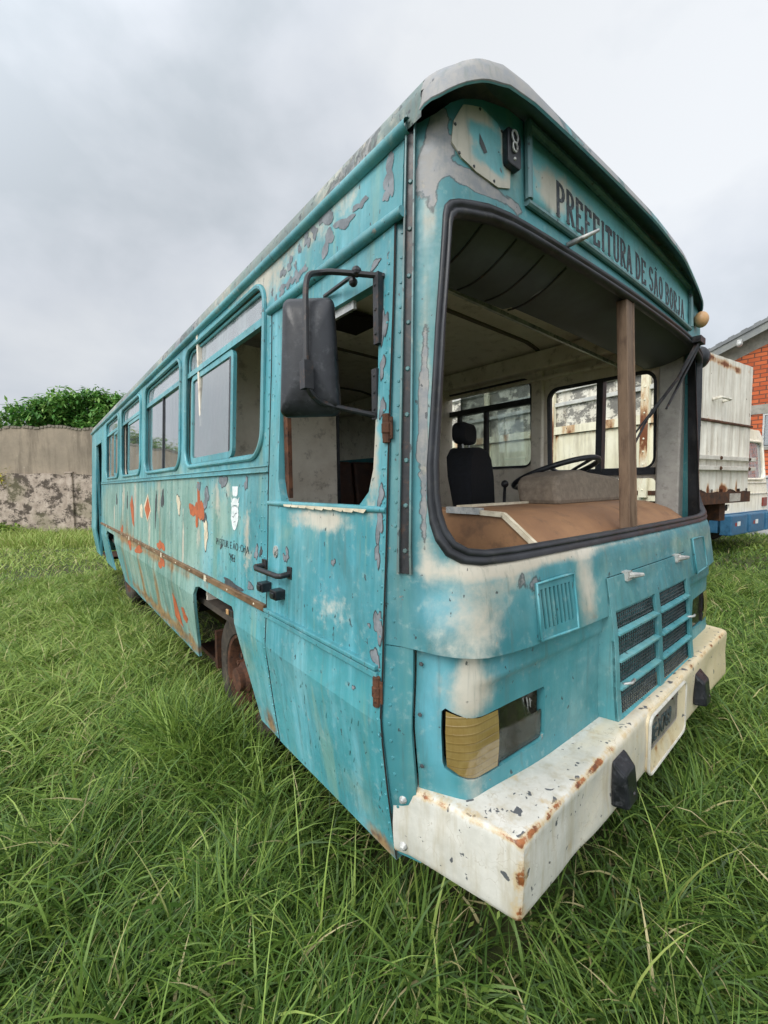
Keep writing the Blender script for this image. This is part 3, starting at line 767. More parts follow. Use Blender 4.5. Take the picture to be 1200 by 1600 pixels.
# ---------- side windows (near)
def sash(mbx, a, b, c, d, w_, dep0, dep1, r=0.05):
    o = rrect(a, b, c, d, r, 5); i = rrect(a + w_, b - w_, c + w_, d - w_, max(.004, r - w_), 5)
    n = len(o)
    A = [mbx.add(near(u, v, dep0)) for u, v in o]; B = [mbx.add(near(u, v, dep0)) for u, v in i]
    A2 = [mbx.add(near(u, v, dep1)) for u, v in o]; B2 = [mbx.add(near(u, v, dep1)) for u, v in i]
    for k in range(n):
        j = (k + 1) % n
        mbx.face([A[k], A[j], B[j], B[k]]); mbx.face([B[k], B[j], B2[j], B2[k]]); mbx.face([A[k], A2[k], A2[j], A[j]]); mbx.face([A2[k], B2[k], B2[j], A2[j]])
def pane(a, b, c, d, dep, r, mat, parent):
    g = BB(); g.prism(rrect(a, b, c, d, r, 5), near, dep, dep + .004); return g.part('pane', mat, parent)
BAR = 2.408
layout = [[(1.385, 2.165, 'sash')], [(2.385, 2.985, 'pane'), (2.985, 3.595, 'pane')], [(3.845, 4.66, 'sash')], [(5.23, 5.75, 'sash'), (5.75, 6.22, 'pane')]]
for (a, b), lay in zip(WINS, layout):
    f = BB()
    f.tube([near(u, v, -0.004) for u, v in whole(a, b)], 0.013, 8, closed=True, cap=False)
    f.box((0, a + .004, BAR - .016), (0.026, b - .004, BAR + .016), lambda q: (xside(q[2]) + .004 + q[0], q[1], q[2]))
    f.box((0, a + .06, WZ0 + .001), (0.026, b - .06, WZ0 + .022), lambda q: (xside(q[2]) + .006 + q[0], q[1], q[2]))
    f.tube([near(u, v, 0.016) for u, v in rrect(a + .022, b - .022, BAR + .018, WZ1 - .022, (.01, .01, .08, .08), 6)], 0.009, 6, closed=True, cap=False)
    fo = f.part('side_window', M['trim'], smooth=True, autosmooth=40)
    pane(a + .02, b - .02, BAR + .016, WZ1 - .02, 0.022, .07, M['topglass'], fo)
    for (p, q, kind) in lay:
        if kind == 'sash':
            s_ = BB(); sash(s_, p, q, WZ0 + .024, BAR - .018, .034, .010, .030, .05)
            so = s_.part('sliding_sash', M['trim'], fo)
            pane(p + .03, q - .03, WZ0 + .052, BAR - .046, .018, .02, M['glass'], so)
            r_ = BB(); r_.box((0, p + .034, WZ0 + .06), (.01, p + .065, BAR - .05), lambda t_: (xside(t_[2]) + .012 + t_[0], t_[1], t_[2]))
            r_.part('rubber_channel', M['rubber'], so)
        else:
            pane(p + .006, q - .006, WZ0 + .02, BAR - .014, .020, .06, M['glass'], fo)
            if p > a + .1:
                s_ = BB(); s_.box((0, p - .010, WZ0 + .02), (.018, p + .010, BAR - .016), lambda t_: (xside(t_[2]) + .012 + t_[0], t_[1], t_[2]))
                s_.part('mullion', M['rubber'], fo)
# rear entrance door frame, step
mb = BB()
for y0, y1 in ((6.985, 7.02), (7.75, 7.785)): mb.box((0, y0, .50), (.03, y1, 2.40), lambda q: (xside(q[2]) - .004 + q[0], q[1], q[2]))
mb.box((0, 6.985, 2.37), (.03, 7.785, 2.405), lambda q: (xside(q[2]) - .006 + q[0], q[1], q[2]))
mb.part('rear_door_frame', M['trim'])
mb = BB(); mb.box((-.06, 7.02, .50), (.30, 7.75, .54)); mb.box((.30, 7.02, .54), (.32, 7.75, .72)); mb.box((.30, 7.02, .72), (.7, 7.75, .74)); mb.part('entrance_step', M['rustdark'])

# ---------- front shell (pillars, upper fascia, header) with windshield opening
ZSEAM = [(-.235, 1.180), (-.15, 1.178), (0, 1.166), (.2, 1.147), (.5, 1.140), (1.86, 1.140), (2.16, 1.147), (2.36, 1.160), (2.6, 1.175)]
WS = [(-.106, 1.70), (-.104, 1.60), (-.096, 1.54), (-.078, 1.492), (-.045, 1.45), (0.005, 1.427), (.08, 1.415), (.22, 1.411), (1.18, 1.413)]
WST = [(1.18, 2.497), (.35, 2.493), (.25, 2.490), (.148, 2.478), (.07, 2.458), (.02, 2.446), (-.012, 2.438), (-.030, 2.424), (-.037, 2.40), (-.048, 2.30), (-.072, 2.10)]
WSO = WS[:-1] + [(.7, 1.412), (1.18, 1.413), (1.66, 1.412)] + [(W2 - t, z) for t, z in WS[:-1][::-1]] + [(W2 - t, z) for t, z in WST[1:][::-1]] + [(1.9, 2.495), (1.18, 2.497), (.7, 2.495)] + WST[1:]
def sm(a, b, x): x = max(0, min(1, (x - a) / (b - a))); return x * x * (3 - 2 * x)
def shell(t, z, d):
    o = 0.016 * (1 - sm(1.14, 1.38, z)) * sm(-.20, -.10, t) * sm(2.56, 2.46, t)
    o += 0.006 * math.exp(-((z - 1.395) / .012) ** 2)
    return S(t, z, o - d)
outs = [(t, lerp_tab(ZSEAM, t)) for t in np.linspace(-.235, 2.595, 30)] + [(2.595, 2.80), (-.235, 2.66)][:0] + [(2.595, 2.650), (2.50, 2.655), (2.36, 2.67), (2.20, 2.70), (2.0, 2.735), (1.7, 2.78), (1.4, 2.81), (.26, 2.81), (.14, 2.775), (.05, 2.735), (0, 2.71), (-.06, 2.68), (-.14, 2.665), (-.235, 2.655)]
fw = blobs([(.02, 1.24, .13, .14, .75, 0), (.62, 1.28, .075, .18, .85, 0), (.25, 1.40, .30, .025, .9, 0), (.9, 1.40, .8, .018, .5, 0), (.20, 1.34, .14, .05, .45, 0), (-.10, 1.45, .03, .08, .5, 0), (-.13, 1.75, .02, .5, .35, 0), (.05, 1.43, .09, .03, .6, 0), (2.0, 1.30, .09, .1, .3, 0),
            (.22, 1.36, .10, .05, .35, 1), (.33, 1.33, .05, .06, .3, 1), (.55, 1.17, .1, .03, .3, 2), (.66, 1.16, .06, .03, .35, 2), (.02, 1.18, .15, .015, .35, 2),
            (-.16, 2.3, .03, .5, .25, 1), (-.10, 2.55, .05, .12, .55, 1), (-.02, 2.68, .10, .05, .5, 1), (.10, 2.52, .16, .030, .62, 1), (-.08, 2.2, .03, .25, .45, 1), (.0, 2.58, .05, .05, .3, 1), (-.12, 1.7, .025, .3, .5, 1), (-.10, 2.0, .02, .5, .55, 0), (-.09, 2.42, .03, .1, .6, 0), (-.05, 2.62, .03, .08, .45, 1), (-.12, 1.95, .02, .3, .4, 1), (-.13, 1.5, .02, .3, .3, 1), (.3, 2.52, .05, .06, .3, 1), (-.19, 1.9, .02, .8, .25, 0)])
ft = blobs([(-.05, 1.30, .10, .10, .8, 1), (.40, 1.25, .1, .1, .45, 1), (-.13, 1.6, .03, .3, .4, 1), (1.3, 1.33, .9, .05, .3, 0), (2.0, 1.3, .4, .1, .35, 0), (.2, 2.62, .3, .15, .3, 0)])
mb = BB()
panel(mb, outs, [WSO], shell, 0.022, 0.035, wear=fw, tint=ft, dens=0.04)
chip.mb = mb
for v in np.arange(1.25, 2.6, 0.07): mb.dome(S(-.212, v, 0.0), SN(-.212, v), 0.005)
FRONT = mb.part('front_shell', [M['paint_front']] + side_mats[1:], smooth=True, autosmooth=35)
# pillar strips below the seam
for side in (0, 1):
    mb = BB()
    a, b = (-.235, -.155) if side == 0 else (2.515, 2.595)
    panel(mb, [(a, .50), (b, .50), (b, 1.176), (a, 1.176)], [], lambda t, z, d: S(t, max(z, .5), -d - (.0 if side == 0 else 0)), 0.02, 0.035, wear=blobs([(-.2, .6, .1, .15, .4, 2), (-.19, 1.0, .02, .3, .25, 0)]))
    for v in np.arange(.56, 1.15, 0.055): mb.dome(S(a + .02 if side == 0 else b - .02, v), SN(a + .02 if side == 0 else b - .02, v), 0.0058)
    mb.part('corner_pillar', M['paint_front'], smooth=True, autosmooth=35)
# lower fascia with headlight openings
HLO = [(-.080, .840), (-.074, .822), (-.05, .808), (.0, .797), (.1, .785), (.36, .785), (.385, .80), (.385, .955), (.375, .968), (.2, .972), (.09, .972), (.0, .978), (-.05, .996), (-.070, 1.005), (-.080, .995)]
HRO = [(W2 - t, z) for t, z in HLO[::-1]]
def lower(t, z, d):
    o = -0.020 + 0.010 * sm(1.055, 1.075, z) * sm(.02, .12, t) + 0.008 * math.exp(-((z - .72) / .02) ** 2)
    o *= 1
    return S(t, z, o - d)
mb = BB()
lw = blobs([(.02, 1.05, .11, .10, .95, 0), (.015, 1.14, .03, .06, .7, 0), (.01, 1.02, .08, .03, .4, 1), (.02, .75, .06, .05, .55, 0), (.12, .80, .2, .02, .4, 0), (.4, .88, .02, .1, .35, 0), (.2, 1.1, .02, .02, .2, 1), (-.1, .75, .1, .03, .25, 2)])
lt = blobs([(-.09, 1.0, .07, .25, .95, 1), (.1, 1.1, .12, .05, .5, 1), (2.2, .9, .3, .2, .3, 0), (.3, 1.1, .2, .03, .3, 1)])
panel(mb, [(-.150, .742), (-.1, .735), (0, .716), (.35, .712), (2.01, .712), (2.36, .716), (2.51, .74), (2.51, 1.178), (2.36, 1.17), (2.1, 1.155), (1.86, 1.147), (.5, 1.147), (.2, 1.155), (0, 1.172), (-.15, 1.185)], [HLO, HRO], lower, 0.03, 0.03, rows=(1.055, 1.065, 1.075), wear=lw, tint=lt, dens=0.03)
chip.mb = mb
for v in (1.13, .98, .82): mb.cur = 2; mb.dome(S(-.135, v, -.010), SN(-.135, v), .007); mb.cur = 0
LOWER = mb.part('lower_fascia', [M['paint_front']] + side_mats[1:], smooth=True, autosmooth=35)
# headlights
for side in (0, 1):
    mir = (lambda t: t) if side == 0 else (lambda t: W2 - t)
    hb = BB()
    hb.grid(lambda u, v: S(mir(-.10 + .50 * u), .77 + .24 * v, -.075), 12, 2)
    for zz in (.77, 1.01): hb.grid(lambda u, v: S(mir(-.10 + .50 * u), zz, -.075 + .045 * v), 12, 1)
    ho = hb.part('headlight', M['void'])
    L = BB()
    def lens(u, v):
        t = -.068 + .205 * u; z0 = lerp_tab([(-.08, .835), (-.03, .808), (.05, .795), (.15, .791)], t); z1 = lerp_tab([(-.08, 1.0), (-.03, .985), (.05, .972), (.15, .968)], t)
        return S(mir(t), z0 + (z1 - z0) * v, -.020 + .006 * math.sin(math.pi * v))
    L.grid(lens, 22, 24); L.part('turn_signal_lens', M['amber'], ho, smooth=True)
    G = BB()
    gp = [(.142, .790), (.372, .790), (.376, .885), (.325, .882), (.29, .925), (.262, .965), (.142, .967)]
    if side: gp = [(.142, .790), (.376, .790), (.376, .962), (.142, .967)]
    G.prism(gp, lambda t, z, d: S(mir(t), z, -.028 - d), 0, .004); G.part('headlight_glass', M['lampglass'], ho)
    RB = BB(); RB.grid(lambda u, v: S(mir(.15 + .21 * u), .80 + .16 * v, -.035 - .035 * (1 - (2 * u - 1) ** 2) * (1 - (2 * v - 1) ** 2)), 10, 8)
    RB.part('reflector', simple('dull_reflector_%d' % side, '2a2824', '4a4740', 12, .3, .6, bump=0), ho, smooth=True)
    DV = BB(); DV.box((0, 0, 0), (1, 1, 1), lambda q: S(mir(.137 + .006 * q[0]), .79 + .178 * q[2], -.05 + .03 * q[1])); DV.part('divider', M['blackmetal'], ho)
    if side == 0:
        WR = BB()
        for k in range(5):
            x0 = .30 + .014 * k; WR.tube([S(x0, .96, -.05), S(x0 + .01 * math.sin(k), .92, -.045), S(x0 + .02, .875, -.05)], .003, 5)
        WR.part('loose_wire', M['alu'], ho)

# bonnet hatch with grille
HT0, HT1 = .762, 1.690
HZ = [(.69, .064), (.80, .052), (1.02, .040), (1.285, .014)]
def hatch(t, z, d): return S(t, z, lerp_tab(HZ, z) - d)
gw = []
cells = []
zc = [(.738, .848), (.859, .956), (.967, 1.060), (1.071, 1.152)]
for (z0, z1) in zc:
    for (a, b) in ((HT0 + .035, 1.195), (1.245, HT1 - .045)): cells.append([(a, z0), (b, z0), (b, z1), (a, z1)])
mb = BB()
panel(mb, [(HT0, .69), (HT1, .69), (HT1, 1.283), (HT0, 1.283)], cells, hatch, 0.014, 0.05, rows=(.80, 1.02), wear=blobs([(1.2, .7, .5, .03, .4, 0), (1.0, 1.2, .3, .08, .15, 0), (1.2, .95, .5, .02, .2, 0)]), tint=blobs([(1.1, 1.2, .3, .06, .5, 1)]), dens=.06)
for tt in (HT0, HT1): mb.grid(lambda u, v: S(tt, .69 + .593 * v, -.03 + (.028 + lerp_tab(HZ, .69 + .593 * v)) * u), 2, 10)
mb.grid(lambda u, v: S(HT0 + (HT1 - HT0) * v, 1.283, -.03 + .042 * u), 2, 10)
HATCH = mb.part('grille_hatch', [M['paint_front']], bevel=0.003)
for (z0, z1) in zc:
    for (a, b) in ((HT0 + .030, 1.200), (1.240, HT1 - .040)):
        mb = BB(); n = 6
        for k in range(n):
            i8 = []
            for q in (0, 1):
                t = a + (b - a) * (k + q) / n
                i8 += [mb.add(S(t, z, lerp_tab(HZ, z) + o)) for z, o in ((z0 + .004, -.014), (z0 - .002, .009), (z0 - .010, .008), (z0 - .010, -.006))]
            for m_ in range(4): mb.face([i8[m_], i8[(m_ + 1) % 4], i8[4 + (m_ + 1) % 4], i8[4 + m_]])
            if k == 0: mb.face(i8[:4])
            if k == n - 1: mb.face(i8[4:])
        mb.part('grille_slat', M['trim'], HATCH)
WIRE = simple('dull_grille_wire', '33393b', '565d5f', 30, .5, .2, bump=0)
for cell in cells:
    mb = BB()
    a, b, z0, z1 = cell[0][0], cell[1][0], cell[0][1], cell[2][1]
    for x in np.arange(a - .004, b + .01, .019): mb.box((x - .0015, 0, z0 - .01), (x + .0015, .003, z1 + .01), lambda q: S(q[0], q[2], lerp_tab(HZ, q[2]) - .022 + q[1]))
    for z in np.arange(z0 - .006, z1 + .012, .016):
        for k in range(4): mb.box((a + (b - a) * k / 4, .003, z - .0015), (a + (b - a) * (k + 1) / 4, .006, z + .0015), lambda q: S(q[0], q[2], lerp_tab(HZ, q[2]) - .022 + q[1]))
    mb.part('grille_mesh', WIRE, HATCH)
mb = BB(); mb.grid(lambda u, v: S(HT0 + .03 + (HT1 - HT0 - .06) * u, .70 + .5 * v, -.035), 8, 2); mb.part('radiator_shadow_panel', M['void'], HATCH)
for t in (.93, 1.53):
    mb = BB(); p = Vector(S(t, 1.272, .02)); q = Vector(S(t + .085, 1.268, .045))
    mb.tube([p, p + (q - p) * .45, q], [.014, .013, .008], 8); mb.box((p.x - .02, p.y - .008, p.z - .02), (p.x + .025, p.y + .02, p.z + .018)); mb.part('hatch_latch', M['alu'], HATCH, smooth=True, autosmooth=40)
for (t, z) in ((.83, .86), (1.60, .965)):
    mb = BB(); p = Vector(S(t, z, .045)); mb.tube([p, p + Vector((.03, -.02, .002)), p + Vector((.085, -.012, -.004))], .006, 6); mb.part('grille_pull', M['alu'], HATCH, smooth=True)
# louvred vents
for side in (0, 1):
    mir = (lambda t: t) if side == 0 else (lambda t: W2 - t)
    vb = BB()
    slots = [[(.318 + .0235 * k, 1.185), (.330 + .0235 * k, 1.185), (.330 + .0235 * k, 1.312), (.318 + .0235 * k, 1.312)] for k in range(8)] if side == 0 else []
    panel(vb, [(.293, 1.158), (.515, 1.150), (.520, 1.338), (.300, 1.333)], slots, lambda t, z, d: S(mir(t), z, .009 + .016 * (1 - sm(1.14, 1.38, z)) - d), .008, .03)
    vo = vb.part('air_vent', M['paint_front'], bevel=.002)
    bk = BB(); bk.grid(lambda u, v: S(mir(.30 + .21 * u), 1.165 + .16 * v, .003 + .016 * (1 - sm(1.14, 1.38, 1.165 + .16 * v)) - .001), 6, 3); bk.part('vent_backing', M['void'], vo)
    fr_ = BB(); fr_.tube([S(mir(a), z, .010 + .016 * (1 - sm(1.14, 1.38, z))) for a, z in densify([(.293, 1.158), (.515, 1.150), (.520, 1.338), (.300, 1.333)], .06)], .005, 6, closed=True, cap=False); fr_.part('vent_frame', M['trim'], vo, smooth=True)

# windshield rubber
def loft_loop(loop, r, off, ins=0.0, n=8):
    cx = sum(p[0] for p in loop) / len(loop); cz = sum(p[1] for p in loop) / len(loop)
    pts = []
    L = densify(loop, .05)
    for (t, z) in L:
        # inset towards the middle
        dx, dz = 0.0, 0.0
        k = (1.18 - ins / 1.0) / 1.18
        tt = 1.18 + (t - 1.18) * (1 - ins / 1.286); zz = 1.955 + (z - 1.955) * (1 - ins / .545)
        pts.append(S(tt, zz, off))
    return pts
mb = BB(); PR = [(-.001, .001), (.002, .009), (.009, .012), (.016, .010), (.019, .005), (.022, .004), (.025, .008), (.032, .009), (.038, .003), (.041, -.010), (.039, -.022)]
rg = [[mb.add(p) for p in loft_loop(WSO, 0, h_, w_)] for w_, h_ in PR]
for A, B in zip(rg, rg[1:]):
    for k in range(len(A)): mb.face([A[k], A[(k + 1) % len(A)], B[(k + 1) % len(A)], B[k]])
mb.part('windshield_rubber', M['rubber'], smooth=True, autosmooth=60)
# centre post and lower ledge
mb = BB()
mb.box((0, 0, 1.44), (.070, .045, 2.46), lambda q: (1.095 + q[0] + .035 * (q[2] - 1.44), S(1.08, q[2])[1] + .005 + q[1], q[2]))
mb.box((.070, -.004, 1.44), (.079, .052, 2.47), lambda q: (1.095 + q[0] + .035 * (q[2] - 1.44), S(1.08, q[2])[1] + .005 + q[1], q[2]))
mb.part('windshield_post', [M['post']], bevel=.004)

# black gutter channel on the corner
mb = BB()
zs = list(np.linspace(1.395, 2.675, 20))
def chan(t0, t1, o0, o1): 
    for a, b in zip(zs, zs[1:]):
        i = [mb.add(S(t, z, o)) for z in (a, b) for (t, o) in ((t0, o0), (t1, o0), (t1, o1), (t0, o1))]
        mb.face([i[3], i[2], i[6], i[7]]); mb.face([i[0], i[3], i[7], i[4]]); mb.face([i[2], i[1], i[5], i[6]])
    mb.face([mb.add(S(t, zs[0], o)) for (t, o) in ((t0, o0), (t1, o0), (t1, o1), (t0, o1))])
    mb.face([mb.add(S(t, zs[-1], o)) for (t, o) in ((t0, o0), (t1, o0), (t1, o1), (t0, o1))])
mb.cur = 0; chan(-.192, -.158, -.002, .010)
mb.cur = 1; chan(-.198, -.191, -.002, .024); chan(-.160, -.154, -.002, .020)
for z in np.arange(1.46, 2.6, .13): mb.dome(S(-.175, z, .010), SN(-.175, z), .008)
mb.part('corner_gutter', [M['blackmetal'], paint('flaked_gutter_paint', cream_bias=.22, base=lin('4f8f96'), dark=lin('4a4f4c'), light=lin('c9c2b4'), chips=3.0)])

# roof, roof cap and visor
RP = [(0, 2.64), (.0, 2.705), (.010, 2.735), (.04, 2.775), (.14, 2.825), (.45, 2.880), (.85, 2.910), (1.232, 2.922)]
RPF = [(xside(2.66) + a, z) for a, z in RP] + [(W2 - xside(2.66) - a, z) for a, z in RP[:-1][::-1]]
def roofp(u, dz=0.0):
    """point of the roof section at x-fraction u"""
    k = u * (len(RPF) - 1); i = min(int(k), len(RPF) - 2); f = k - i
    return (RPF[i][0] + (RPF[i + 1][0] - RPF[i][0]) * f, RPF[i][1] + (RPF[i + 1][1] - RPF[i][1]) * f + dz)
mb = BB()
nU = len(RPF) - 1
def roofy0(x):
    dx = min(x - RPF[0][0], RPF[-1][0] - x); return -.005 + .42 * sm(.0, .30, dx) - (.03 * x if dx > .5 else .03 * x * 0)
def rooff(u, v):
    x, z = roofp(u); y0 = roofy0(x); return (x, y0 + (8.46 - y0) * v, z)
rw = blobs([])
mb.grid(rooff, nU * 4, 60, wear=lambda u, v: (0.26 + .14 * math.sin(v * 40), .34 + .16 * math.sin(v * 23 + 1), .32))
mb.part('roof', M['paint_roof'], smooth=True, autosmooth=40)
LIPZ = [(-.20, 2.668), (-.12, 2.655), (-.06, 2.652), (0, 2.676), (.05, 2.703), (.14, 2.738), (.26, 2.752), (.8, 2.750), (1.18, 2.748)]
LIPO = [(-.20, .006), (-.14, .030), (-.07, .075), (0, .092), (1.18, .092)]
LIPZR = [(1.18, 2.748), (1.6, 2.735), (2.0, 2.708), (2.2, 2.690), (2.36, 2.664), (2.56, 2.655)]
LIPOR = [(1.18, .092), (1.6, .085), (2.0, .055), (2.3, .030), (2.56, .006)]
def lipz(t): return lerp_tab(LIPZ, t) if t < 1.18 else lerp_tab(LIPZR, t)
def lipo(t): return lerp_tab(LIPO, t) if t < 1.18 else lerp_tab(LIPOR, t)
def liph(t): return .10 + .16 * sm(1.5, 2.2, t)
def SV(t, z, o): return S(t, z, o, liph(t))
TT = list(np.linspace(-.20, .30, 26)) + list(np.linspace(.36, 2.0, 24)) + list(np.linspace(2.06, 2.56, 26))
def uof(t):
    # match visor parameter to roof-section fraction
    x = S(t, 2.7)[0]
    best = min(range(101), key=lambda k: abs(roofp(k / 100)[0] - x) + (0 if True else 0))
    return best / 100
mb = BB(); rows_ = []
for j, t in enumerate(TT):
    zl = lipz(t); o = lipo(t)
    edge = min(t + .20, 2.56 - t)
    B = roofp(min(1, max(0, (j / (len(TT) - 1))))); 
    x0 = SV(t, 2.7, o)[0]
    # roof point under which it blends: same x (clamped)
    xx = min(max(x0, RPF[1][0]), RPF[-2][0])
    zr = None
    for (xa, za), (xb, zb) in zip(RPF[1:-1], RPF[2:-1]):
        if xa <= xx <= xb or xb <= xx <= xa: zr = za + (zb - za) * ((xx - xa) / (xb - xa) if abs(xb - xa) > 1e-6 else 0); break
    zr = zr or RPF[1][1]
    row = []
    si = max(-.01, -.01)
    row.append(SV(t, min(2.83, zl + .075 + .02 * sm(0, .2, edge)), -.01))
    row.append(SV(t, zl + .062, o * .45))
    row.append(SV(t, zl + .028, o * .88))
    row.append(SV(t, zl, o))
    row.append(SV(t, zl + .006, o + .005))
    tk = 1.0 - .25 * sm(.15, .6, t)
    A = Vector(SV(t, zl + .048 * tk, o - .002)); row.append(tuple(A))
    A1 = Vector(SV(t, zl + .080 * tk, o - .020)); row.append(tuple(A1))
    Bp = Vector((xx, roofy0(xx), zr))
    kz = sm(0, .12, edge)
    for wv_ in (.06, .16, .32, .6, .85, 1.0):
        P = A1.lerp(Bp, wv_); P.z = A1.z + (Bp.z - A1.z) * math.sin(wv_ * math.pi / 2); row.append(tuple(P))
    rows_.append([mb.add(p) for p in row])
    for i_, q in enumerate(rows_[-1]):
        lf = math.exp(-((t - .05) / .35) ** 2)
        mb.wear[q] = ((.12 + .12 * lf, .52 + .26 * lf, 0.36) if i_ >= 4 else (0, .05, 0)); mb.tint[q] = (0.25, 0, 0)
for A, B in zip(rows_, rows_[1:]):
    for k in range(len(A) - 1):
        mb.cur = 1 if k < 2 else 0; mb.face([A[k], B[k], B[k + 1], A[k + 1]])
mb.part('roof_visor', [M['paint_front'], paint('blue_grey_soffit_shade', base=lin('6f8791'), dark=lin('5f7984'), light=lin('7f969e'), streak=.2)], smooth=True, autosmooth=32)  # blue-grey underside: overhang's shade and dirt are put into the colour
# destination sign board
SGN = rrect(.352, 2.008, 2.565, 2.795, .01, 2)
mb = BB(); panel(mb, [(.352, 2.562), (2.008, 2.530), (2.008, 2.745), (.352, 2.795)], [], lambda t, z, d: S(t, z, .004 - d), .004, .06, wear=blobs([(.48, 2.67, .10, .07, .75, 0), (.62, 2.70, .10, .05, .6, 0), (.8, 2.68, .12, .04, .45, 0), (.50, 2.60, .10, .04, .5, 0), (.95, 2.60, .1, .03, .4, 0), (1.9, 2.6, .06, .08, .5, 0), (1.4, 2.6, .2, .05, .3, 0)]), tint=blobs([(1.2, 2.65, .6, .1, .25, 0)]))
SIGN = mb.part('sign_board', M['sign'], smooth=True)
mb = BB()
mb.tube([S(t, 2.797 - .05 * (t - .352) / 1.656, .012) for t in np.linspace(.34, 2.02, 24)], .014, 8)
mb.tube([S(t, 2.552 - .032 * (t - .352) / 1.656, .010) for t in np.linspace(.34, 2.02, 24)], .011, 8)
for t, z0, z1 in ((.345, 2.56, 2.795), (2.012, 2.53, 2.745)): mb.tube([S(t, z, .014) for z in np.linspace(z0, z1, 4)], .013, 8)
mb.part('sign_frame', paint('worn_sign_frame_paint', base=lin('5d7f82'), dark=lin('3f5356'), light=lin('86a2a2'), chips=2.0), SIGN, smooth=True, autosmooth=40)
# slab lettering
def arc(cx, cy, rx, ry, a0, a1, n=7): return [(cx + rx * math.cos(math.radians(a0 + (a1 - a0) * k / n)), cy + ry * math.sin(math.radians(a0 + (a1 - a0) * k / n))) for k in range(n + 1)]
STEM = lambda x: [[(x, .02), (x, .98)]]
SER = lambda x, y: [[(x - .13, y), (x + .13, y)]]
GL = {
 'P': ([[(.22, .0), (.22, 1)], [(.22, .97)] + arc(.42, .74, .30, .23, 90, -90) + [(.22, .51)]], [(.22, .03)]),
 'R': ([[(.22, .0), (.22, 1)], [(.22, .97)] + arc(.42, .75, .28, .22, 90, -90) + [(.22, .53)], [(.42, .53), (.72, .03)]], [(.22, .03), (.74, .03)]),
 'E': ([[(.22, .0), (.22, 1)], [(.22, .96), (.70, .96), (.70, .80)], [(.22, .52), (.56, .52)], [(.22, .04), (.72, .04), (.72, .20)]], []),
 'F': ([[(.22, .0), (.22, 1)], [(.22, .96), (.70, .96), (.70, .80)], [(.22, .52), (.56, .52)]], [(.22, .03)]),
 'I': ([[(.3, .0), (.3, 1)]], [(.3, .03), (.3, .97)]),
 'T': ([[(.42, .0), (.42, 1)], [(.12, .80), (.12, .96), (.72, .96), (.72, .80)]], [(.42, .03)]),
 'U': ([[(.20, 1), (.20, .25)] + arc(.45, .25, .25, .23, 180, 360) + [(.70, 1)]], [(.20, .97), (.70, .97)]),
 'A': ([[(.14, .0), (.42, 1), (.72, .0)], [(.26, .32), (.60, .32)]], [(.14, .03), (.72, .03)]),
 'D': ([[(.22, .0), (.22, 1)], [(.22, .97)] + arc(.38, .5, .34, .47, 90, -90, 9) + [(.22, .03)]], []),
 'S': ([arc(.44, .74, .26, .24, 20, 270, 8) + arc(.44, .27, .26, .25, 90, -160, 8)], []),
 'O': ([arc(.45, .5, .27, .48, 90, 450, 14)], []),
 'B': ([[(.22, .0), (.22, 1)], [(.22, .97)] + arc(.42, .75, .26, .22, 90, -90) + [(.22, .53)], [(.42, .53)] + arc(.44, .28, .28, .25, 90, -90) + [(.22, .03)]], []),
 'J': ([[(.55, 1), (.55, .25)] + arc(.36, .25, .19, .22, 0, -170)], [(.55, .97)]),
}
def slab(txt, u0, u1, v0, v1, fn, th=.17):
    """stroke lettering: u0..u1 along, v(u)->baseline and height"""
    adv = {'I': .62, ' ': .42}
    tot = sum(adv.get(c, .92) for c in txt); k = (u1 - u0) / tot; x = 0
    for c in txt:
        b = BB()
        a_ = adv.get(c, .92); key = 'A' if c == 'Ã' else c
        if key in GL:
            strokes, sers = GL[key]
            allst = list(strokes) + [[(sx - .15, sy), (sx + .15, sy)] for sx, sy in sers]
            if c == 'Ã': allst.append([(.22, 1.12), (.34, 1.2), (.5, 1.12), (.62, 1.2)])
            for si_, stn in enumerate(allst):
                thh = th if len(stn) > 2 or abs(stn[0][0] - stn[-1][0]) < .4 else th * .6
                if si_ >= len(strokes): thh = .07
                for p, q in zip(stn, stn[1:]):
                    dx, dy = q[0] - p[0], (q[1] - p[1]); L_ = math.hypot(dx, dy) or 1
                    wx = thh * .5; nx, ny = -dy / L_ * wx, dx / L_ * wx * .38; ex, ey = dx / L_ * .03, dy / L_ * .03
                    ids = []
                    for (qx, qy) in ((p[0] - ex + nx, p[1] - ey + ny), (q[0] + ex + nx, q[1] + ey + ny), (q[0] + ex - nx, q[1] + ey - ny), (p[0] - ex - nx, p[1] - ey - ny)):
                        u = u0 + (x + qx) * k; f_ = (u - u0) / (u1 - u0)
                        vb = v0[0] + (v0[1] - v0[0]) * f_; vh = v1[0] + (v1[1] - v1[0]) * f_
                        ids.append((u, vb + qy * (vh - vb)))
                    lay = .0001 * (si_ % 6)
                    A = [b.add(fn(u, v, -.0055 - lay)) for u, v in ids]; b.face(A)
                    B_ = [b.add(fn(u, v, -.003)) for u, v in ids]
                    for m_ in range(4): b.face([A[m_], B_[m_], B_[(m_ + 1) % 4], A[(m_ + 1) % 4]])
        x += a_
        if b.f: b.part('sign_letter', M['signink'], SIGN)
slab('PREFEITURA DE SÃO BORJA', .520, 1.925, (2.584, 2.548), (2.700, 2.648), lambda t, z, d: S(t, z, .0 - d), .25)
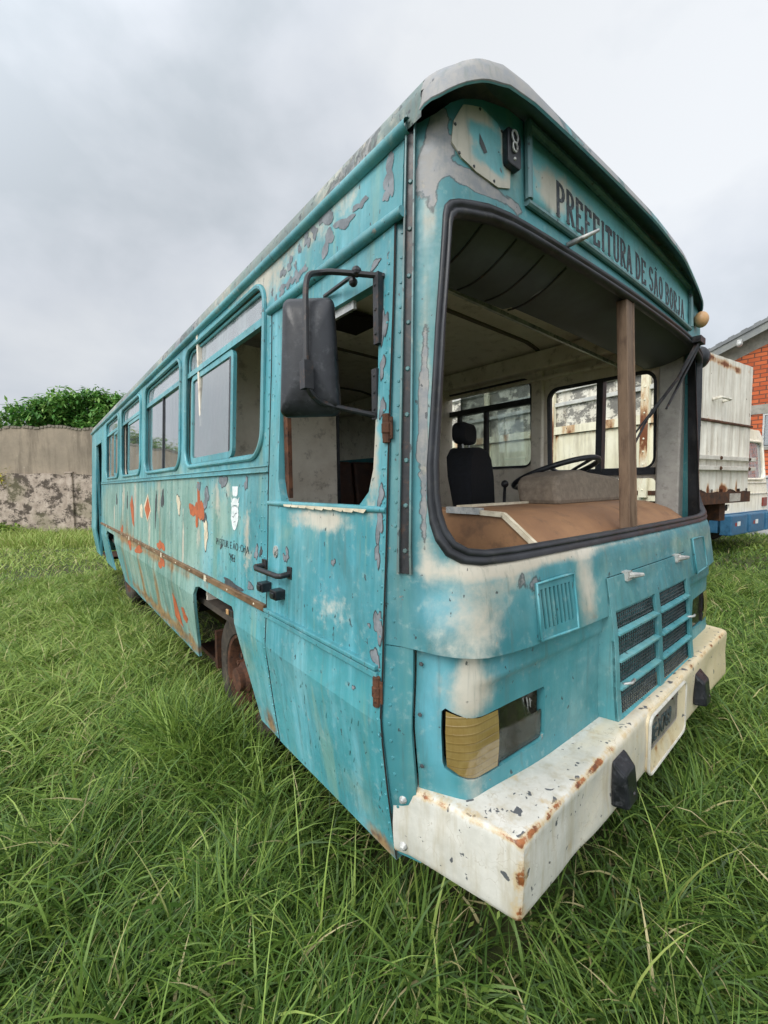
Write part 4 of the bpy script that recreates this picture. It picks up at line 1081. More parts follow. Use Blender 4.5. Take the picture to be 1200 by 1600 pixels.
# patch plate and broken lamp base on the header
mb = BB(); chip.mb = mb
pp = [(.0, 2.60), (.01, 2.66), (.05, 2.715), (.13, 2.745), (.20, 2.735), (.245, 2.70), (.262, 2.62), (.258, 2.565), (.20, 2.545), (.10, 2.55), (.04, 2.565)]
panel(mb, pp, [], lambda t, z, d: S(t, z, .005 - d), .006, .02, wear=blobs([(.03, 2.62, .045, .09, 1.0, 0), (.10, 2.72, .09, .03, .9, 0), (.17, 2.555, .14, .025, 1.0, 0), (.25, 2.68, .035, .09, .9, 0), (.13, 2.62, .07, .05, .30, 0)]))
for (t, z) in ((.015, 2.65), (.03, 2.575), (.09, 2.56), (.18, 2.555), (.22, 2.72), (.12, 2.735)): mb.cur = 1; mb.dome(S(t, z, .005), SN(t, z), .005); mb.cur = 0
mb.cur = 2; polychip(lambda t, z, d: S(t, z, .005 - d), [(.115, 2.665), (.135, 2.645), (.15, 2.625), (.135, 2.615), (.115, 2.635)], 1, -.0012)
mb.part('patch_plate', [M['sign'], M['darkchip'], M['darkchip']], smooth=True, autosmooth=30)
mb = BB(); mb.prism(rrect(.222, .290, 2.618, 2.728, .014, 4), lambda t, z, d: S(t, z, .026 - d), 0, .024)
lb = mb.part('lamp_base', M['black'], bevel=.004)
mb = BB()
for (z, r) in ((2.702, .018), (2.672, .014)): mb.tube([S(.252 + r * .8 * math.cos(a), z + r * math.sin(a), .030) for a in np.linspace(0, 6.283, 12, endpoint=False)], .003, 5, closed=True, cap=False)
mb.dome(S(.255, 2.64, .026), SN(.25, 2.64), .006); mb.part('lamp_socket', M['alu'], lb)
mb = BB(); c_ = Vector(S(2.17, 2.605, .032)); mb.sphere(c_, .046, 14, 10, (1, .8, 1)); mb.part('marker_lamp', M['amberlamp'], smooth=True)
# stalk under the sign
mb = BB(); p = Vector(S(.60, 2.505, .0)); mb.tube([p, p + Vector((.012, -.05, .008)), p + Vector((.03, -.10, .02))], [.010, .009, .005], 7); mb.part('wiper_spindle', M['alu'], smooth=True)
# wiper hanging at the right
mb = BB()
p0 = Vector(S(2.12, 2.475, .03)); p1 = Vector((1.86, .02, 2.03)); p2 = Vector((1.52, .03, 1.74))
mb.tube([p0, p0.lerp(p1, .5) + Vector((.0, -.02, .0)), p1], [.014, .010, .008], 6); mb.tube([p1 + Vector((.05, 0, .05)), p2], .006, 6); mb.tube([p0.lerp(p1, .55) + Vector((.03, 0, 0)), p1 + Vector((-.15, .02, -.10))], .006, 6)
mb.box((p0.x - .05, p0.y - .02, p0.z - .02), (p0.x + .05, p0.y + .04, p0.z + .015))
mb.part('wiper_arm', M['blackmetal'])
mb = BB()
q0 = Vector(S(2.19, 2.48, .02)); mb.tube([q0, q0 + Vector((-.08, .04, -.16)), q0 + Vector((-.22, .10, -.40))], [.012, .010, .007], 6)
mb.part('wiper_arm', M['blackmetal'])

# bumper
mb = BB()
BP = [(-.105, .075), (-.085, .03), (-.003, -.292), (.006, -.300), (2.296, -.302), (2.306, -.292), (2.40, .03), (2.41, .075)]
BI = [(-.02, .075), (-.015, .03), (.03, -.11), (.05, -.12), (2.25, -.12), (2.27, -.11), (2.36, .03), (2.37, .075)]
def bz0(x): return .516 - .062 * max(0, min(1, x / 2.3))
def bwear(p):
    x, y, z = p
    eb = math.exp(-abs(z - .74) / .014) * (1 if True else 0)
    r = 0.0
    dfe = abs(y + .30)
    r += .68 * math.exp(-((z - .738) / .010) ** 2) * math.exp(-(dfe / .014) ** 2) * (1.25 if x < .5 else .8)
    r += .5 * math.exp(-((z - .735) / .012) ** 2) * (1 if x < 0 else 0)
    r += .35 * math.exp(-((z - bz0(x)) / .018) ** 2)
    r += .6 * math.exp(-(x / .012) ** 2) * math.exp(-(dfe / .02) ** 2)
    return (min(1, .25 + .3 * x) if (dfe < .03 or z > .73) and x > .3 else .1, 1.0 if z > .738 else .35, min(1, r))
def sub(a, b, n): return [a + (b - a) * k / n for k in range(n)]
pl = []; il = []
for (p, q, pi, qi, n) in [(BP[k], BP[k + 1], BI[k], BI[k + 1], (2, 14, 1, 90, 1, 14, 2)[k]) for k in range(7)]:
    for k in range(n):
        f = k / n; pl.append((p[0] + (q[0] - p[0]) * f, p[1] + (q[1] - p[1]) * f)); il.append((pi[0] + (qi[0] - pi[0]) * f, pi[1] + (qi[1] - pi[1]) * f))
pl.append(BP[-1]); il.append(BI[-1])
def bfr(z):
    return z
PX0, PX1 = .905, 1.365
cols = []
for (x, y), (xi, yi) in zip(pl, il):
    z0 = bz0(x); col = []
    nx, ny = (xi - x), (yi - y); L_ = math.hypot(nx, ny); nx /= L_; ny /= L_
    pr = [(.20, z0 + .012), (.016, z0), (.005, z0 + .004), (0, z0 + .014)]
    for k in range(1, 12): pr.append((0, z0 + .010 + (.728 - z0 - .010) * k / 12))
    pr += [(0, .722), (.003, .732), (.009, .738), (.018, .741), (.03, .7415)]
    for (d, z) in pr:
        dd = d
        if PX0 < x < PX1 and y < -.25 and d < .02 and .53 < z < .735: pass
        dent = .0035 * math.sin(5.3 * x + 9 * z) * math.sin(23 * z + 2 * x + 5 * y) + .012 * math.exp(-((x - 1.9) / .12) ** 2 - ((z - .60) / .08) ** 2) + .008 * math.exp(-((x - .32) / .09) ** 2 - ((z - .55) / .06) ** 2)
        col.append((x + nx * (d + dent), y + ny * (d + dent), z))
    for k in range(1, 8): f = k / 7; dd = .03 + (L_ - .03) * f; col.append((x + nx * dd, y + ny * dd, .741 - .024 * f * sm(.0, .4, x)))
    cols.append(col)
skip = lambda a, b, c, d: all(PX0 - .02 < p[0] < PX1 + .02 and p[1] < -.25 and .520 < p[2] < .722 for p in (a, b, c, d))
ids = [[mb.add(p) for p in c] for c in cols]
for c, i in zip(cols, ids):
    for p, q in zip(c, i): mb.wear[q] = bwear(p)
for A, B, ca, cb in zip(ids, ids[1:], cols, cols[1:]):
    for k in range(len(A) - 1):
        if skip(ca[k], cb[k], cb[k + 1], ca[k + 1]): continue
        mb.face([A[k], B[k], B[k + 1], A[k + 1]])
for i_ in (0, -1): mb.face(ids[i_])
BUMP = mb.part('bumper', M['bumper'], smooth=True, autosmooth=40)
# plate recess
mb = BB()
RX0, RX1, RZ0, RZ1 = PX0 - .012, PX1 + .012, .488, .728
def rec(x, z, d): return (x, -.302 + d - .0007 * 0, z)
o_ = rrect(RX0, RX1, RZ0, RZ1, .035, 5); i_ = rrect(RX0 + .03, RX1 - .06, RZ0 + .075, RZ1 - .008, .012, 5)
A = [mb.add(rec(u, v, -.014)) for u, v in o_]; A0 = [mb.add(rec(u, v, .02)) for u, v in o_]; B = [mb.add(rec(u, v, .008)) for u, v in i_]
n = len(o_)
for k in range(n): mb.face([A[k], A[(k + 1) % n], B[(k + 1) % n], B[k]]); mb.face([A[k], A0[k], A0[(k + 1) % n], A[(k + 1) % n]])
mb.face(B)
for q in A + B + A0: mb.wear[q] = (.75, .4, .35 if mb.v[q][2] < .6 else .1)
mb.tube([rec(u, v, -.012) for u, v in o_], .006, 6, closed=True, cap=False)
mb.part('plate_recess', M['bumper'], BUMP, smooth=True, autosmooth=35)
mb = BB(); mb.prism(rrect(.93, 1.285, .572, .718, .01, 3), lambda u, v, d: (u, -.303 + d, v), 0, .004)
mb.tube([(u, -.304, v) for u, v in rrect(.933, 1.282, .575, .715, .01, 3)], .003, 5, closed=True, cap=False)
PLATE = mb.part('licence_plate', simple('dull_grey_plate', '6e6a62', '8c877c', 18, .5, .2, dirt='4a4238', dirt_amt=.5), BUMP)
text_obj('IE·X769', 'plate_characters', M['inkblack'], .105, lambda a, b, c: (.945 + a, -.3065 - c, .600 + b), PLATE, ext=.0015, xscale=.74)
mb = BB()
for x in (1.0, 1.2): mb.dome((x, -.306, .700), (0, -1, 0), .008)
mb.part('plate_bolt', M['rustdark'], PLATE)
for x in (.555, 1.575):
    mb = BB()
    z0, z1 = .540 - .015 * (x > 1), .705 - .012 * (x > 1)
    w_ = .115
    i0 = [mb.add(p) for p in ((x, -.30, z0), (x + w_, -.30, z0), (x + w_, -.30, z1), (x, -.30, z1))]
    i1 = [mb.add(p) for p in ((x + .012, -.356, z0 + .008), (x + w_ - .012, -.356, z0 + .008), (x + w_ - .014, -.344, z1 - .040), (x + .014, -.344, z1 - .045))]
    for k in range(4): mb.face([i0[k], i0[(k + 1) % 4], i1[(k + 1) % 4], i1[k]])
    mb.face(i1); mb.face(i0[::-1]); 
    po = mb.part('bumper_pad', M['black'], BUMP, bevel=.010)
    b2 = BB(); b2.dome((x + .05, -.356, z0 + .055), (0, -1, 0), .008); b2.dome((x + w_ - .004, -.325, z0 + .04), (1, 0, 0), .008); b2.dome((x + w_ - .004, -.325, z1 - .08), (1, 0, 0), .008); b2.part('pad_bolt', M['blackmetal'], po)
mb = BB()
for z in (.70, .55): mb.dome((-.093, .045, z), (-.95, -.3, 0), .014, 8); mb.dome((-.093 - .008, .045 - .003, z), (-.95, -.3, 0), .009, 8)
mb.part('bumper_bolt', M['alu'], BUMP)
mb = BB(); mb.box((-.05, -.02, .56), (2.36, .12, .66)); mb.box((.2, .05, .44), (2.1, .5, .60)); mb.part('front_crossmember', M['void'])

# mirror on its bracket
mb = BB()
c0 = Vector((-.262, .250, 2.025)); ax = Vector((.72, -.61, 0)).normalized(); up = Vector((0, 0, 1)); nb = Vector((-.61, -.72, 0)).normalized()
def mirp(u, v, d): return c0 + ax * u * (1 - .10 * v / .17) + up * (v + .02 * u) + nb * d
o1 = rrect(-.080, .080, -.165, .165, .022, 5)
ringsd = [(1.0, -.030), (1.03, -.012), (1.03, .0), (1.0, .006), (.93, .018), (.75, .026), (.4, .032), (.05, .034)]
R0 = [[mb.add(mirp(u * s_, v * (s_ if s_ > .9 else s_ * .9 + .1 * s_), d)) for u, v in o1] for s_, d in ringsd]
for A, B in zip(R0, R0[1:]):
    for k in range(len(A)): mb.face([A[k], A[(k + 1) % len(A)], B[(k + 1) % len(A)], B[k]])
mb.face(R0[-1])
MIR = mb.part('wing_mirror', M['black'], smooth=True, autosmooth=50)
mb = BB(); mb.prism([(u * .95, v * .97) for u, v in o1], mirp, -.031, -.027); mb.part('mirror_glass', M['glass'], MIR)
mb = BB()
ap = [(-.075, .128, 2.268), (-.12, .16, 2.271), (-.205, .225, 2.279), (-.232, .243, 2.272), (-.252, .252, 2.245), (-.262, .250, 2.20), (-.272, .236, 2.06), (-.276, .232, 1.95), (-.268, .226, 1.905), (-.245, .208, 1.888), (-.20, .19, 1.879), (-.13, .165, 1.868), (-.085, .148, 1.860)]
ap = [Vector(p) + (nb * .045 if 3 < k < 9 else nb * .0) for k, p in enumerate(ap)]
# smooth the path
sp = []
for k in range(len(ap) - 1):
    for q in range(4): sp.append(ap[k].lerp(ap[k + 1], q / 4))
sp.append(ap[-1])
for _ in range(3): sp = [sp[0]] + [(sp[k - 1] + sp[k] * 2 + sp[k + 1]) / 4 for k in range(1, len(sp) - 1)] + [sp[-1]]
mb.tube(sp, .0085, 8)
mb.box(tuple(Vector(sp[28]) - Vector((.014, .014, .038))), tuple(Vector(sp[28]) + Vector((.014, .014, .038))))
mb.part('mirror_arm', M['blackmetal'], MIR, smooth=True, autosmooth=40)
mb = BB()
mb.tube([(-.14, .175, 2.272), (-.11, .26, 2.30), (-.085, .44, 2.315)], .007, 6); mb.sphere((-.14, .178, 2.28), .016, 8, 6); mb.sphere((-.125, .215, 2.268), .014, 8, 6)
for z0, z1 in ((2.07, 2.275), (1.85, 2.00)): mb.box((xside(2.0) - .016 - .0 + (.01 if z0 > 2 else 0) * 0, .126 + (.012 if z0 < 2 else 0), z0), (xside(2.0) + .004, .150 + (.012 if z0 < 2 else 0), z1))
for z in (2.10, 2.17, 2.24, 1.88, 1.93, 1.98): mb.dome((xside(2) - .016, .14 + (.01 if z < 2.05 else 0), z), (-1, 0, 0), .006)
mb.part('mirror_bracket', M['blackmetal'], MIR)
# right-hand mirror head peeping past the far corner
mb = BB(); mb.sphere((2.40, -.085, 2.445), .075, 14, 10, (1.0, .8, .95)); mb.tube([(2.40, -.06, 2.45), (2.42, .0, 2.46), (2.44, .03, 2.46)], .012, 6); mb.part('wing_mirror', M['black'], smooth=True)

# ---------- wheels and underside
def wheel(yc, near_side=True):
    sg = 1 if near_side else -1; x0 = .035 if near_side else W2 - .035
    rt = bpy.data.objects.new('wheel', None); COL.objects.link(rt); rt.parent = BUS; rt.location = Vector((x0, yc, .455)) + BUS_INV
    t = MB(); t.lathe([(sg * a, r) for a, r in ((.02, .26), (-.005, .275), (-.012, .33), (-.004, .39), (.02, .42), (.05, .434), (.21, .434), (.24, .42), (.27, .36), (.27, .27))], (0, 0, 0), 'x', 40)
    for k in range(40):
        a = 2 * math.pi * k / 40
        for xx in (.07, .13, .19): t.box((sg * xx - .018, -.018, .428), (sg * xx + .018, .018, .442), lambda q: (q[0], q[1] * math.cos(a) - q[2] * math.sin(a), q[1] * math.sin(a) + q[2] * math.cos(a)))
    t.build('tyre', M['tyre'], rt, smooth=True, autosmooth=50)
    r = MB(); r.lathe([(sg * a, q) for a, q in ((.02, .262), (.0, .268), (.005, .25), (.03, .235), (.07, .225), (.085, .19), (.06, .16), (.05, .12), (.055, .10), (.01, .095), (-.01, .075), (-.04, .07), (-.045, .03), (-.045, .002))], (0, 0, 0), 'x', 32)
    for k in range(8):
        a = 2 * math.pi * (k + .5) / 8; c = (sg * .035, .135 * math.cos(a), .135 * math.sin(a))
        r.lathe([(0, .016), (-sg * .02, .016), (-sg * .02, .002)], c, 'x', 6)
    r.build('rim', M['rust'], rt, smooth=True, autosmooth=35)
    h = MB()
    for k in range(6):
        a = 2 * math.pi * k / 6 + .3; h.prism([(.205 * math.cos(a) + .030 * math.cos(b), .205 * math.sin(a) + .022 * math.sin(b)) for b in np.linspace(0, 6.283, 10, endpoint=False)], lambda u, v, d: (sg * (.062 + d), u, v), 0, .02)
    h.build('hand_hole', M['void'], rt)
for yc in (1.655, 5.85):
    wheel(yc, True); wheel(yc, False)
mb = BB()
for (y0, y1, zt) in ((1.0, 2.25, 1.03), (5.15, 6.45, 1.05)):
    for xa, xb in ((-.05, .55), (W2 - .55, W2 + .05)):
        mb.grid(lambda u, v: (xa + (xb - xa) * u, y0 + (y1 - y0) * v, .45 + (zt - .42) * math.sin(math.pi * (0.08 + .84 * v)) ** .5), 2, 14)
        xin = xb if xa < 1 else xa
        mb.grid(lambda u, v: (xin, y0 + (y1 - y0) * u, .3 + (zt - .3) * v), 2, 2)
mb.part('wheel_arch_liner', M['void'])
mb = BB(); mb.box((.55, .2, .55), (.75, 8.3, .72)); mb.box((1.6, .2, .55), (1.8, 8.3, .72))
for yc in (1.655, 5.85): mb.tube([(.1, yc, .455), (2.26, yc, .455)], .06, 10); mb.box((.9, yc - .15, .3), (1.4, yc + .15, .6))
mb.box((.3, 2.6, .45), (.9, 3.5, .75)); mb.part('chassis_frame', M['rustdark'])
mb = BB(); mb.box((.0, 2.02, .40), (.42, 2.06, .66)); mb.box((0.02, 2.06, .40), (.40, 2.5, .43)); mb.part('mud_flap', M['rustdark'])
# little broken lamp at the arch corner
mb = BB(); mb.box((xside(1.0) - .004, 1.30, .965), (xside(1.0) + .03, 1.36, 1.0)); bl = mb.part('marker_lamp', M['blackmetal'], bevel=.003)
mb = BB(); mb.box((xside(1.0) - .012, 1.345, .97), (xside(1.0) - .004, 1.375, .998)); mb.part('broken_lens', M['amberlamp'], bl, bevel=.003)

# ---------- interior
mb = BB(); mb.box((-.07, .02, .86), (W2 + .07, 6.98, .90)); mb.box((.35, 6.98, .86), (W2 + .07, 8.42, .90)); mb.part('bus_floor', M['floorin'])
mb = BB()
def ceilf(u, v):
    x, z = roofp(.06 + .88 * u); return (x, .10 + 8.3 * v, min(z - .05, 2.80) - .03)
mb.grid(ceilf, 24, 30); 
for yb in (.95, 2.0, 3.1, 4.2, 5.3, 6.4):
    for u0 in np.arange(.06, .9, .04):
        a = ceilf((u0), (yb - .1) / 8.3); b = ceilf(u0 + .04, (yb - .1) / 8.3)
        mb.cur = 1; mb.box((0, 0, -.012), (1, .03, .0), lambda q: (a[0] + (b[0] - a[0]) * q[0], a[1] + q[1], a[2] + (b[2] - a[2]) * q[0] + q[2])); mb.cur = 0
for (x0, y0) in ((.62, 1.3), (.60, 2.9)):
    z_ = 2.735; mb.cur = 2; mb.box((x0, y0, z_ - .02), (x0 + .28, y0 + .28, z_ + .01)); mb.cur = 0
mb.part('ceiling', [M['ceiling'], simple('dark_ceiling_strip', '5a5148', '6b6156', 8, .7), M['void']], smooth=True, autosmooth=30)
# ducts and cant rails on the far wall
mb = BB(); xw = W2 - xside(2.6)
mb.box((xw - .16, .12, 2.58), (xw - .03, 8.3, 2.72)); mb.box((xw - .08, .95, 1.5), (xw - .03, 1.05, 2.60)); mb.box((xw - .09, .1, 2.50), (xw - .04, 2.1, 2.53))
mb.part('cant_rail', M['lining'], bevel=.01)
# far front pillar seen past the windshield edge
mb = BB(); mb.box((W2 - .03, -.02, .9), (W2 + .10, .115, 2.6)); mb.part('corner_post', simple('pale_grey_pillar', '8f8b85', 'a8a49c', 9, .6, bump=.08, dirt='5f5a54', dirt_amt=.4), bevel=.01)
mb = BB(); mb.grid(lambda u, v: S(W2 - .06 + .19 * u, 1.42 + 1.04 * v, -.026), 8, 6); mb.part('pillar_rubber', M['rubber'])
mb = BB(); mb.box((.0, .04, .9), (.05, .12, 2.55)); mb.part('corner_post', M['lining'], bevel=.01)
# header box behind the top of the windshield
mb = BB()
def hdr(u, v):
    t = .0 + 2.36 * u; a = v * math.pi * .62; r = .13 + (.045 if .08 < u < .30 else 0)
    return (S(t, 2.5)[0] + .0, S(t, 2.5)[1] + .015 + .30 * v, 2.52 - r * math.sin(a) * (.55) - .03)
mb.grid(hdr, 60, 12); mb.part('header_box', M['header_in'], smooth=True, autosmooth=25)
mb = BB()
for u in (.085, .155, .225, .29):
    mb.tube([tuple(Vector(hdr(u, v)) - Vector((0, 0, .001))) for v in np.linspace(.1, .95, 10)], .004, 5)
mb.part('blind_roller', M['blackmetal'])
mb = BB(); mb.box((.02, .335, 2.455), (2.34, .35, 2.475)); mb.part('header_strip', M['alu'])
# partitions behind the cab
mb = BB(); mb.box((-.06, 1.98, .90), (.99, 2.01, 2.62)); pa = mb.part('partition', M['lining'])
mb = BB(); mb.box((.985, 1.97, .90), (1.01, 2.02, 2.66)); mb.part('partition_edge', M['black'], pa)
mb = BB(); mb.box((1.62, 1.98, .90), (W2 + .06, 2.01, 2.62)); mb.part('partition', M['lining'])
mb = BB(); mb.box((W2 - xside(1.9) - .05, 2.6, 1.25), (W2 - xside(1.9) - .035, 4.5, 2.35)); mb.part('wall_panel', M['tealin'])
mb = BB(); mb.box((-.04, 6.93, .9), (W2 + .05, 6.96, 2.66)); mb.part('rear_light_block', M['header_in'])  # added board, keeps cabin light out of the rear doorway
mb = BB(); mb.box((.42, 6.98, .9), (.45, 8.4, 2.66)); mb.part('stairwell_panel', M['header_in'])
# passenger seats
def pseat(x, y):
    rt = bpy.data.objects.new('passenger_seat', None); COL.objects.link(rt); rt.parent = BUS; rt.location = Vector((x, y, .90)) + BUS_INV
    b = MB(); b.box((0, 0, .38), (.44, .44, .50)); b.build('seat_cushion', M['seatvin'], rt, bevel=.03)
    b = MB(); b.box((0, .40, .46), (.44, .50, 1.02), lambda q: (q[0], q[1] + .14 * (q[2] - .46), q[2])); b.build('seat_back', M['seatvin'], rt, bevel=.03)
    b = MB()
    for xx in (.04, .40):
        b.tube([(xx, .06, 0), (xx, .06, .38)], .014, 6); b.tube([(xx, .40, 0), (xx, .40, .38)], .014, 6)
    b.build('seat_frame', M['blackmetal'], rt)
for yy in (2.5, 3.4, 4.3, 5.2):
    for xx in (.02, .48, 1.42, 1.88): pseat(xx, yy)
# brown engine cover behind the windshield
mb = BB()
HX0, HX1 = .45, 2.30
HP = [(-.075, 1.25), (-.075, 1.425), (.06, 1.528), (.10, 1.538), (.52, 1.540), (.55, 1.50), (.55, 1.0)]
def hoodf(u, v):
    k = v * (len(HP) - 1); i = min(int(k), len(HP) - 2); f = k - i; y = HP[i][0] + (HP[i + 1][0] - HP[i][0]) * f; z = HP[i][1] + (HP[i + 1][1] - HP[i][1]) * f
    x = HX0 + (HX1 - HX0) * u; return (x, y - SK * x * (1 if i < 2 else .3), z - .10 * sm(.86, 1.0, u) * (1 if z > 1.43 else 0))
mb.grid(hoodf, 20, 24)
mb.face([mb.add((HX0, y - SK * HX0 * (1 if k < 3 else .3), z)) for k, (y, z) in enumerate(HP)])
HOOD = mb.part('engine_cover', M['hood'], smooth=True, autosmooth=22)
mb = BB()
e0 = [Vector((HX0 - .004, y, z)) for y, z in ((-.088, 1.420), (.058, 1.534), (.33, 1.543))]
for a, b in zip(e0, e0[1:]): mb.tube([a, b], .013, 4)
mb.part('cover_trim', M['creamchip'], HOOD)
mb = BB(); mb.box((HX0 - .02, .16, 1.530), (HX0 + .012, .33, 1.556)); mb.part('cover_plate', M['alu'], HOOD)
mb = BB(); mb.box((.62, .40, 1.5405), (1.5, .43, 1.552)); mb.part('cover_hinge_strip', M['creamchip'], HOOD)
mb = BB(); c_ = (2.12, .06, 1.47); mb.lathe([(0, .022), (.012, .020), (.012, .004)], c_, 'z', 10); mb.part('cover_knob', M['rustdark'], HOOD)
# instrument cowl
mb = BB()
CP = [(1.20, 1.535), (1.205, 1.65), (1.26, 1.69), (1.40, 1.715), (1.58, 1.728), (1.70, 1.712), (1.98, 1.695), (2.2, 1.66), (2.26, 1.535)]
mb.prism(CP, lambda u, v, d: (u, .22 + d + .22 * (v - 1.535), v), 0, .24)
COWL = mb.part('dashboard_cowl', M['cowl'], bevel=.025)
# steering wheel
mb = BB(); c_ = Vector((1.73, .52, 1.715)); ua = Vector((1, 0, 0)); va = Vector((0, .94, -.34)).normalized()
ring = [c_ + (ua * math.cos(a) + va * math.sin(a)) * .27 for a in np.linspace(0, 2 * math.pi, 48, endpoint=False)]
mb.tube(ring, .017, 8, closed=True, cap=False)
for a in (.5, 2.64, 4.71): mb.tube([c_ - Vector((0, 0, .05)), c_ - Vector((0, 0, .02)) + (ua * math.cos(a) + va * math.sin(a)) * .15, c_ + (ua * math.cos(a) + va * math.sin(a)) * .265], .010, 6)
mb.sphere(c_ - Vector((0, 0, .045)), .05, 10, 8, (1, 1, .6)); mb.tube([c_ - Vector((0, 0, .05)), c_ + Vector((0, -.16, -.55)), c_ + Vector((0, -.2, -.8))], .025, 8)
mb.part('steering_wheel', M['black'], smooth=True)
mb = BB(); mb.tube([(1.50, .78, .9), (1.51, .76, 1.45), (1.52, .76, 1.63)], [.014, .012, .010], 7); mb.sphere((1.52, .76, 1.65), .026, 8, 6); mb.part('gear_lever', M['blackmetal'], smooth=True)
# driver seat
rt = bpy.data.objects.new('driver_seat', None); COL.objects.link(rt); rt.parent = BUS; rt.location = Vector((1.64, 1.06, .9)) + BUS_INV; rt.rotation_euler = (0, 0, .30); rt.scale = (1.28, 1.1, .95)
b = MB()
bk = [(-.20, .40), (-.225, .60), (-.235, .85), (-.20, 1.0), (-.12, 1.065), (0, 1.08), (.12, 1.065), (.20, 1.0), (.235, .85), (.225, .60), (.20, .40)]
for d0, d1, sc_ in ((0, .05, 1.0),):
    F = [b.add((u * .93, -.05 - .10 * (v - .4) * -.5, v)) for u, v in bk]; Mid = [b.add((u, .0 + .12 * (v - .4), v)) for u, v in bk]; Bk = [b.add((u * .9, .06 + .16 * (v - .4), v)) for u, v in bk]
    for A, B in ((F, Mid), (Mid, Bk)):
        for k in range(len(A)): b.face([A[k], A[(k + 1) % len(A)], B[(k + 1) % len(A)], B[k]])
    b.face(F); b.face(Bk[::-1])
b.build('backrest', M['seatfab'], rt, smooth=True, bevel=.02, autosmooth=50)
b = MB(); b.prism(rrect(-.12, .12, 1.105, 1.275, .065, 6), lambda u, v, d: (u, .06 + d, v), 0, .09); b.build('headrest', M['seatfab'], rt, bevel=.025, smooth=True, autosmooth=50)
b = MB()
for x in (-.05, .05): b.tube([(x, .09, 1.05), (x, .10, 1.12)], .008, 6)
b.build('headrest_post', M['alu'], rt)
b = MB(); b.box((-.24, -.48, .34), (.24, .03, .46)); b.build('seat_cushion', M['seatfab'], rt, bevel=.04)
b = MB(); b.box((-.18, -.40, .0), (.18, .0, .34)); b.build('seat_pedestal', M['blackmetal'], rt, bevel=.02)

# ================================================================== surroundings
# ---------- ground
def ground_mat():
    m = MT('damp_soil_and_thatch', .95)
    nz = m.noise(.6, 6, .65); f = m.noise(9, 6, .7)
    c = m.mix(m.step(f, .35, .65), lin('2b2c17'), lin('4a4a26')); c = m.mix(m.step(nz, .35, .65), c, lin('3c4a20'))
    m.col(c); m.bump(f, .6, .03); return m.m
mb = MB(); mb.grid(lambda u, v: (-150 + 300 * u, -120 + 300 * v, 0.0), 40, 40)
g_ = mb.build('ground', ground_mat()); g_['kind'] = 'structure'

# ---------- grass
def grass_mat(name):
    m = MT(name, .5, 0, .35)
    a = m.n('ShaderNodeAttribute'); a.attribute_name = 'tone'
    r = m.n('ShaderNodeValToRGB'); els = r.color_ramp.elements
    els[0].position = 0; els[0].color = (.032, .068, .014, 1); els[1].position = 1; els[1].color = (.50, .43, .23, 1)
    for p, c in ((.24, (.088, .172, .030)), (.48, (.215, .320, .056)), (.72, (.350, .430, .110)), (.88, (.430, .410, .165))):
        e = els.new(p); e.color = c + (1,)
    m.l(a.outputs['Fac'], r.inputs[0])
    m.col(r.outputs[0])
    tl = m.n('ShaderNodeBsdfTranslucent'); m.l(r.outputs[0], tl.inputs[0])
    mx_ = m.n('ShaderNodeMixShader'); mx_.inputs[0].default_value = .30
    m.l(m.b.outputs[0], mx_.inputs[1]); m.l(tl.outputs[0], mx_.inputs[2]); m.l(mx_.outputs[0], m.out.inputs[0])
    return m.m
CX, CY = -.894, -.827
YAW = math.atan2(.76161, .64475)          # viewing direction in plan
def vnoise(x, y, s, seed):
    r = np.random.default_rng(seed); tab = r.random((64, 64)).astype(np.float32)
    u = x / s; v = y / s; i = np.floor(u).astype(int); j = np.floor(v).astype(int); fu = u - i; fv = v - j
    fu = fu * fu * (3 - 2 * fu); fv = fv * fv * (3 - 2 * fv)
    g = lambda a, b: tab[a % 64, b % 64]
    return (g(i, j) * (1 - fu) + g(i + 1, j) * fu) * (1 - fv) + (g(i, j + 1) * (1 - fu) + g(i + 1, j + 1) * fu) * fv
def scatter(n, r0, r1, half):
    r = np.sqrt(rng.random(n) * (r1 * r1 - r0 * r0) + r0 * r0); a = YAW + (rng.random(n) * 2 - 1) * half
    return CX + r * np.cos(a), CY + r * np.sin(a), r
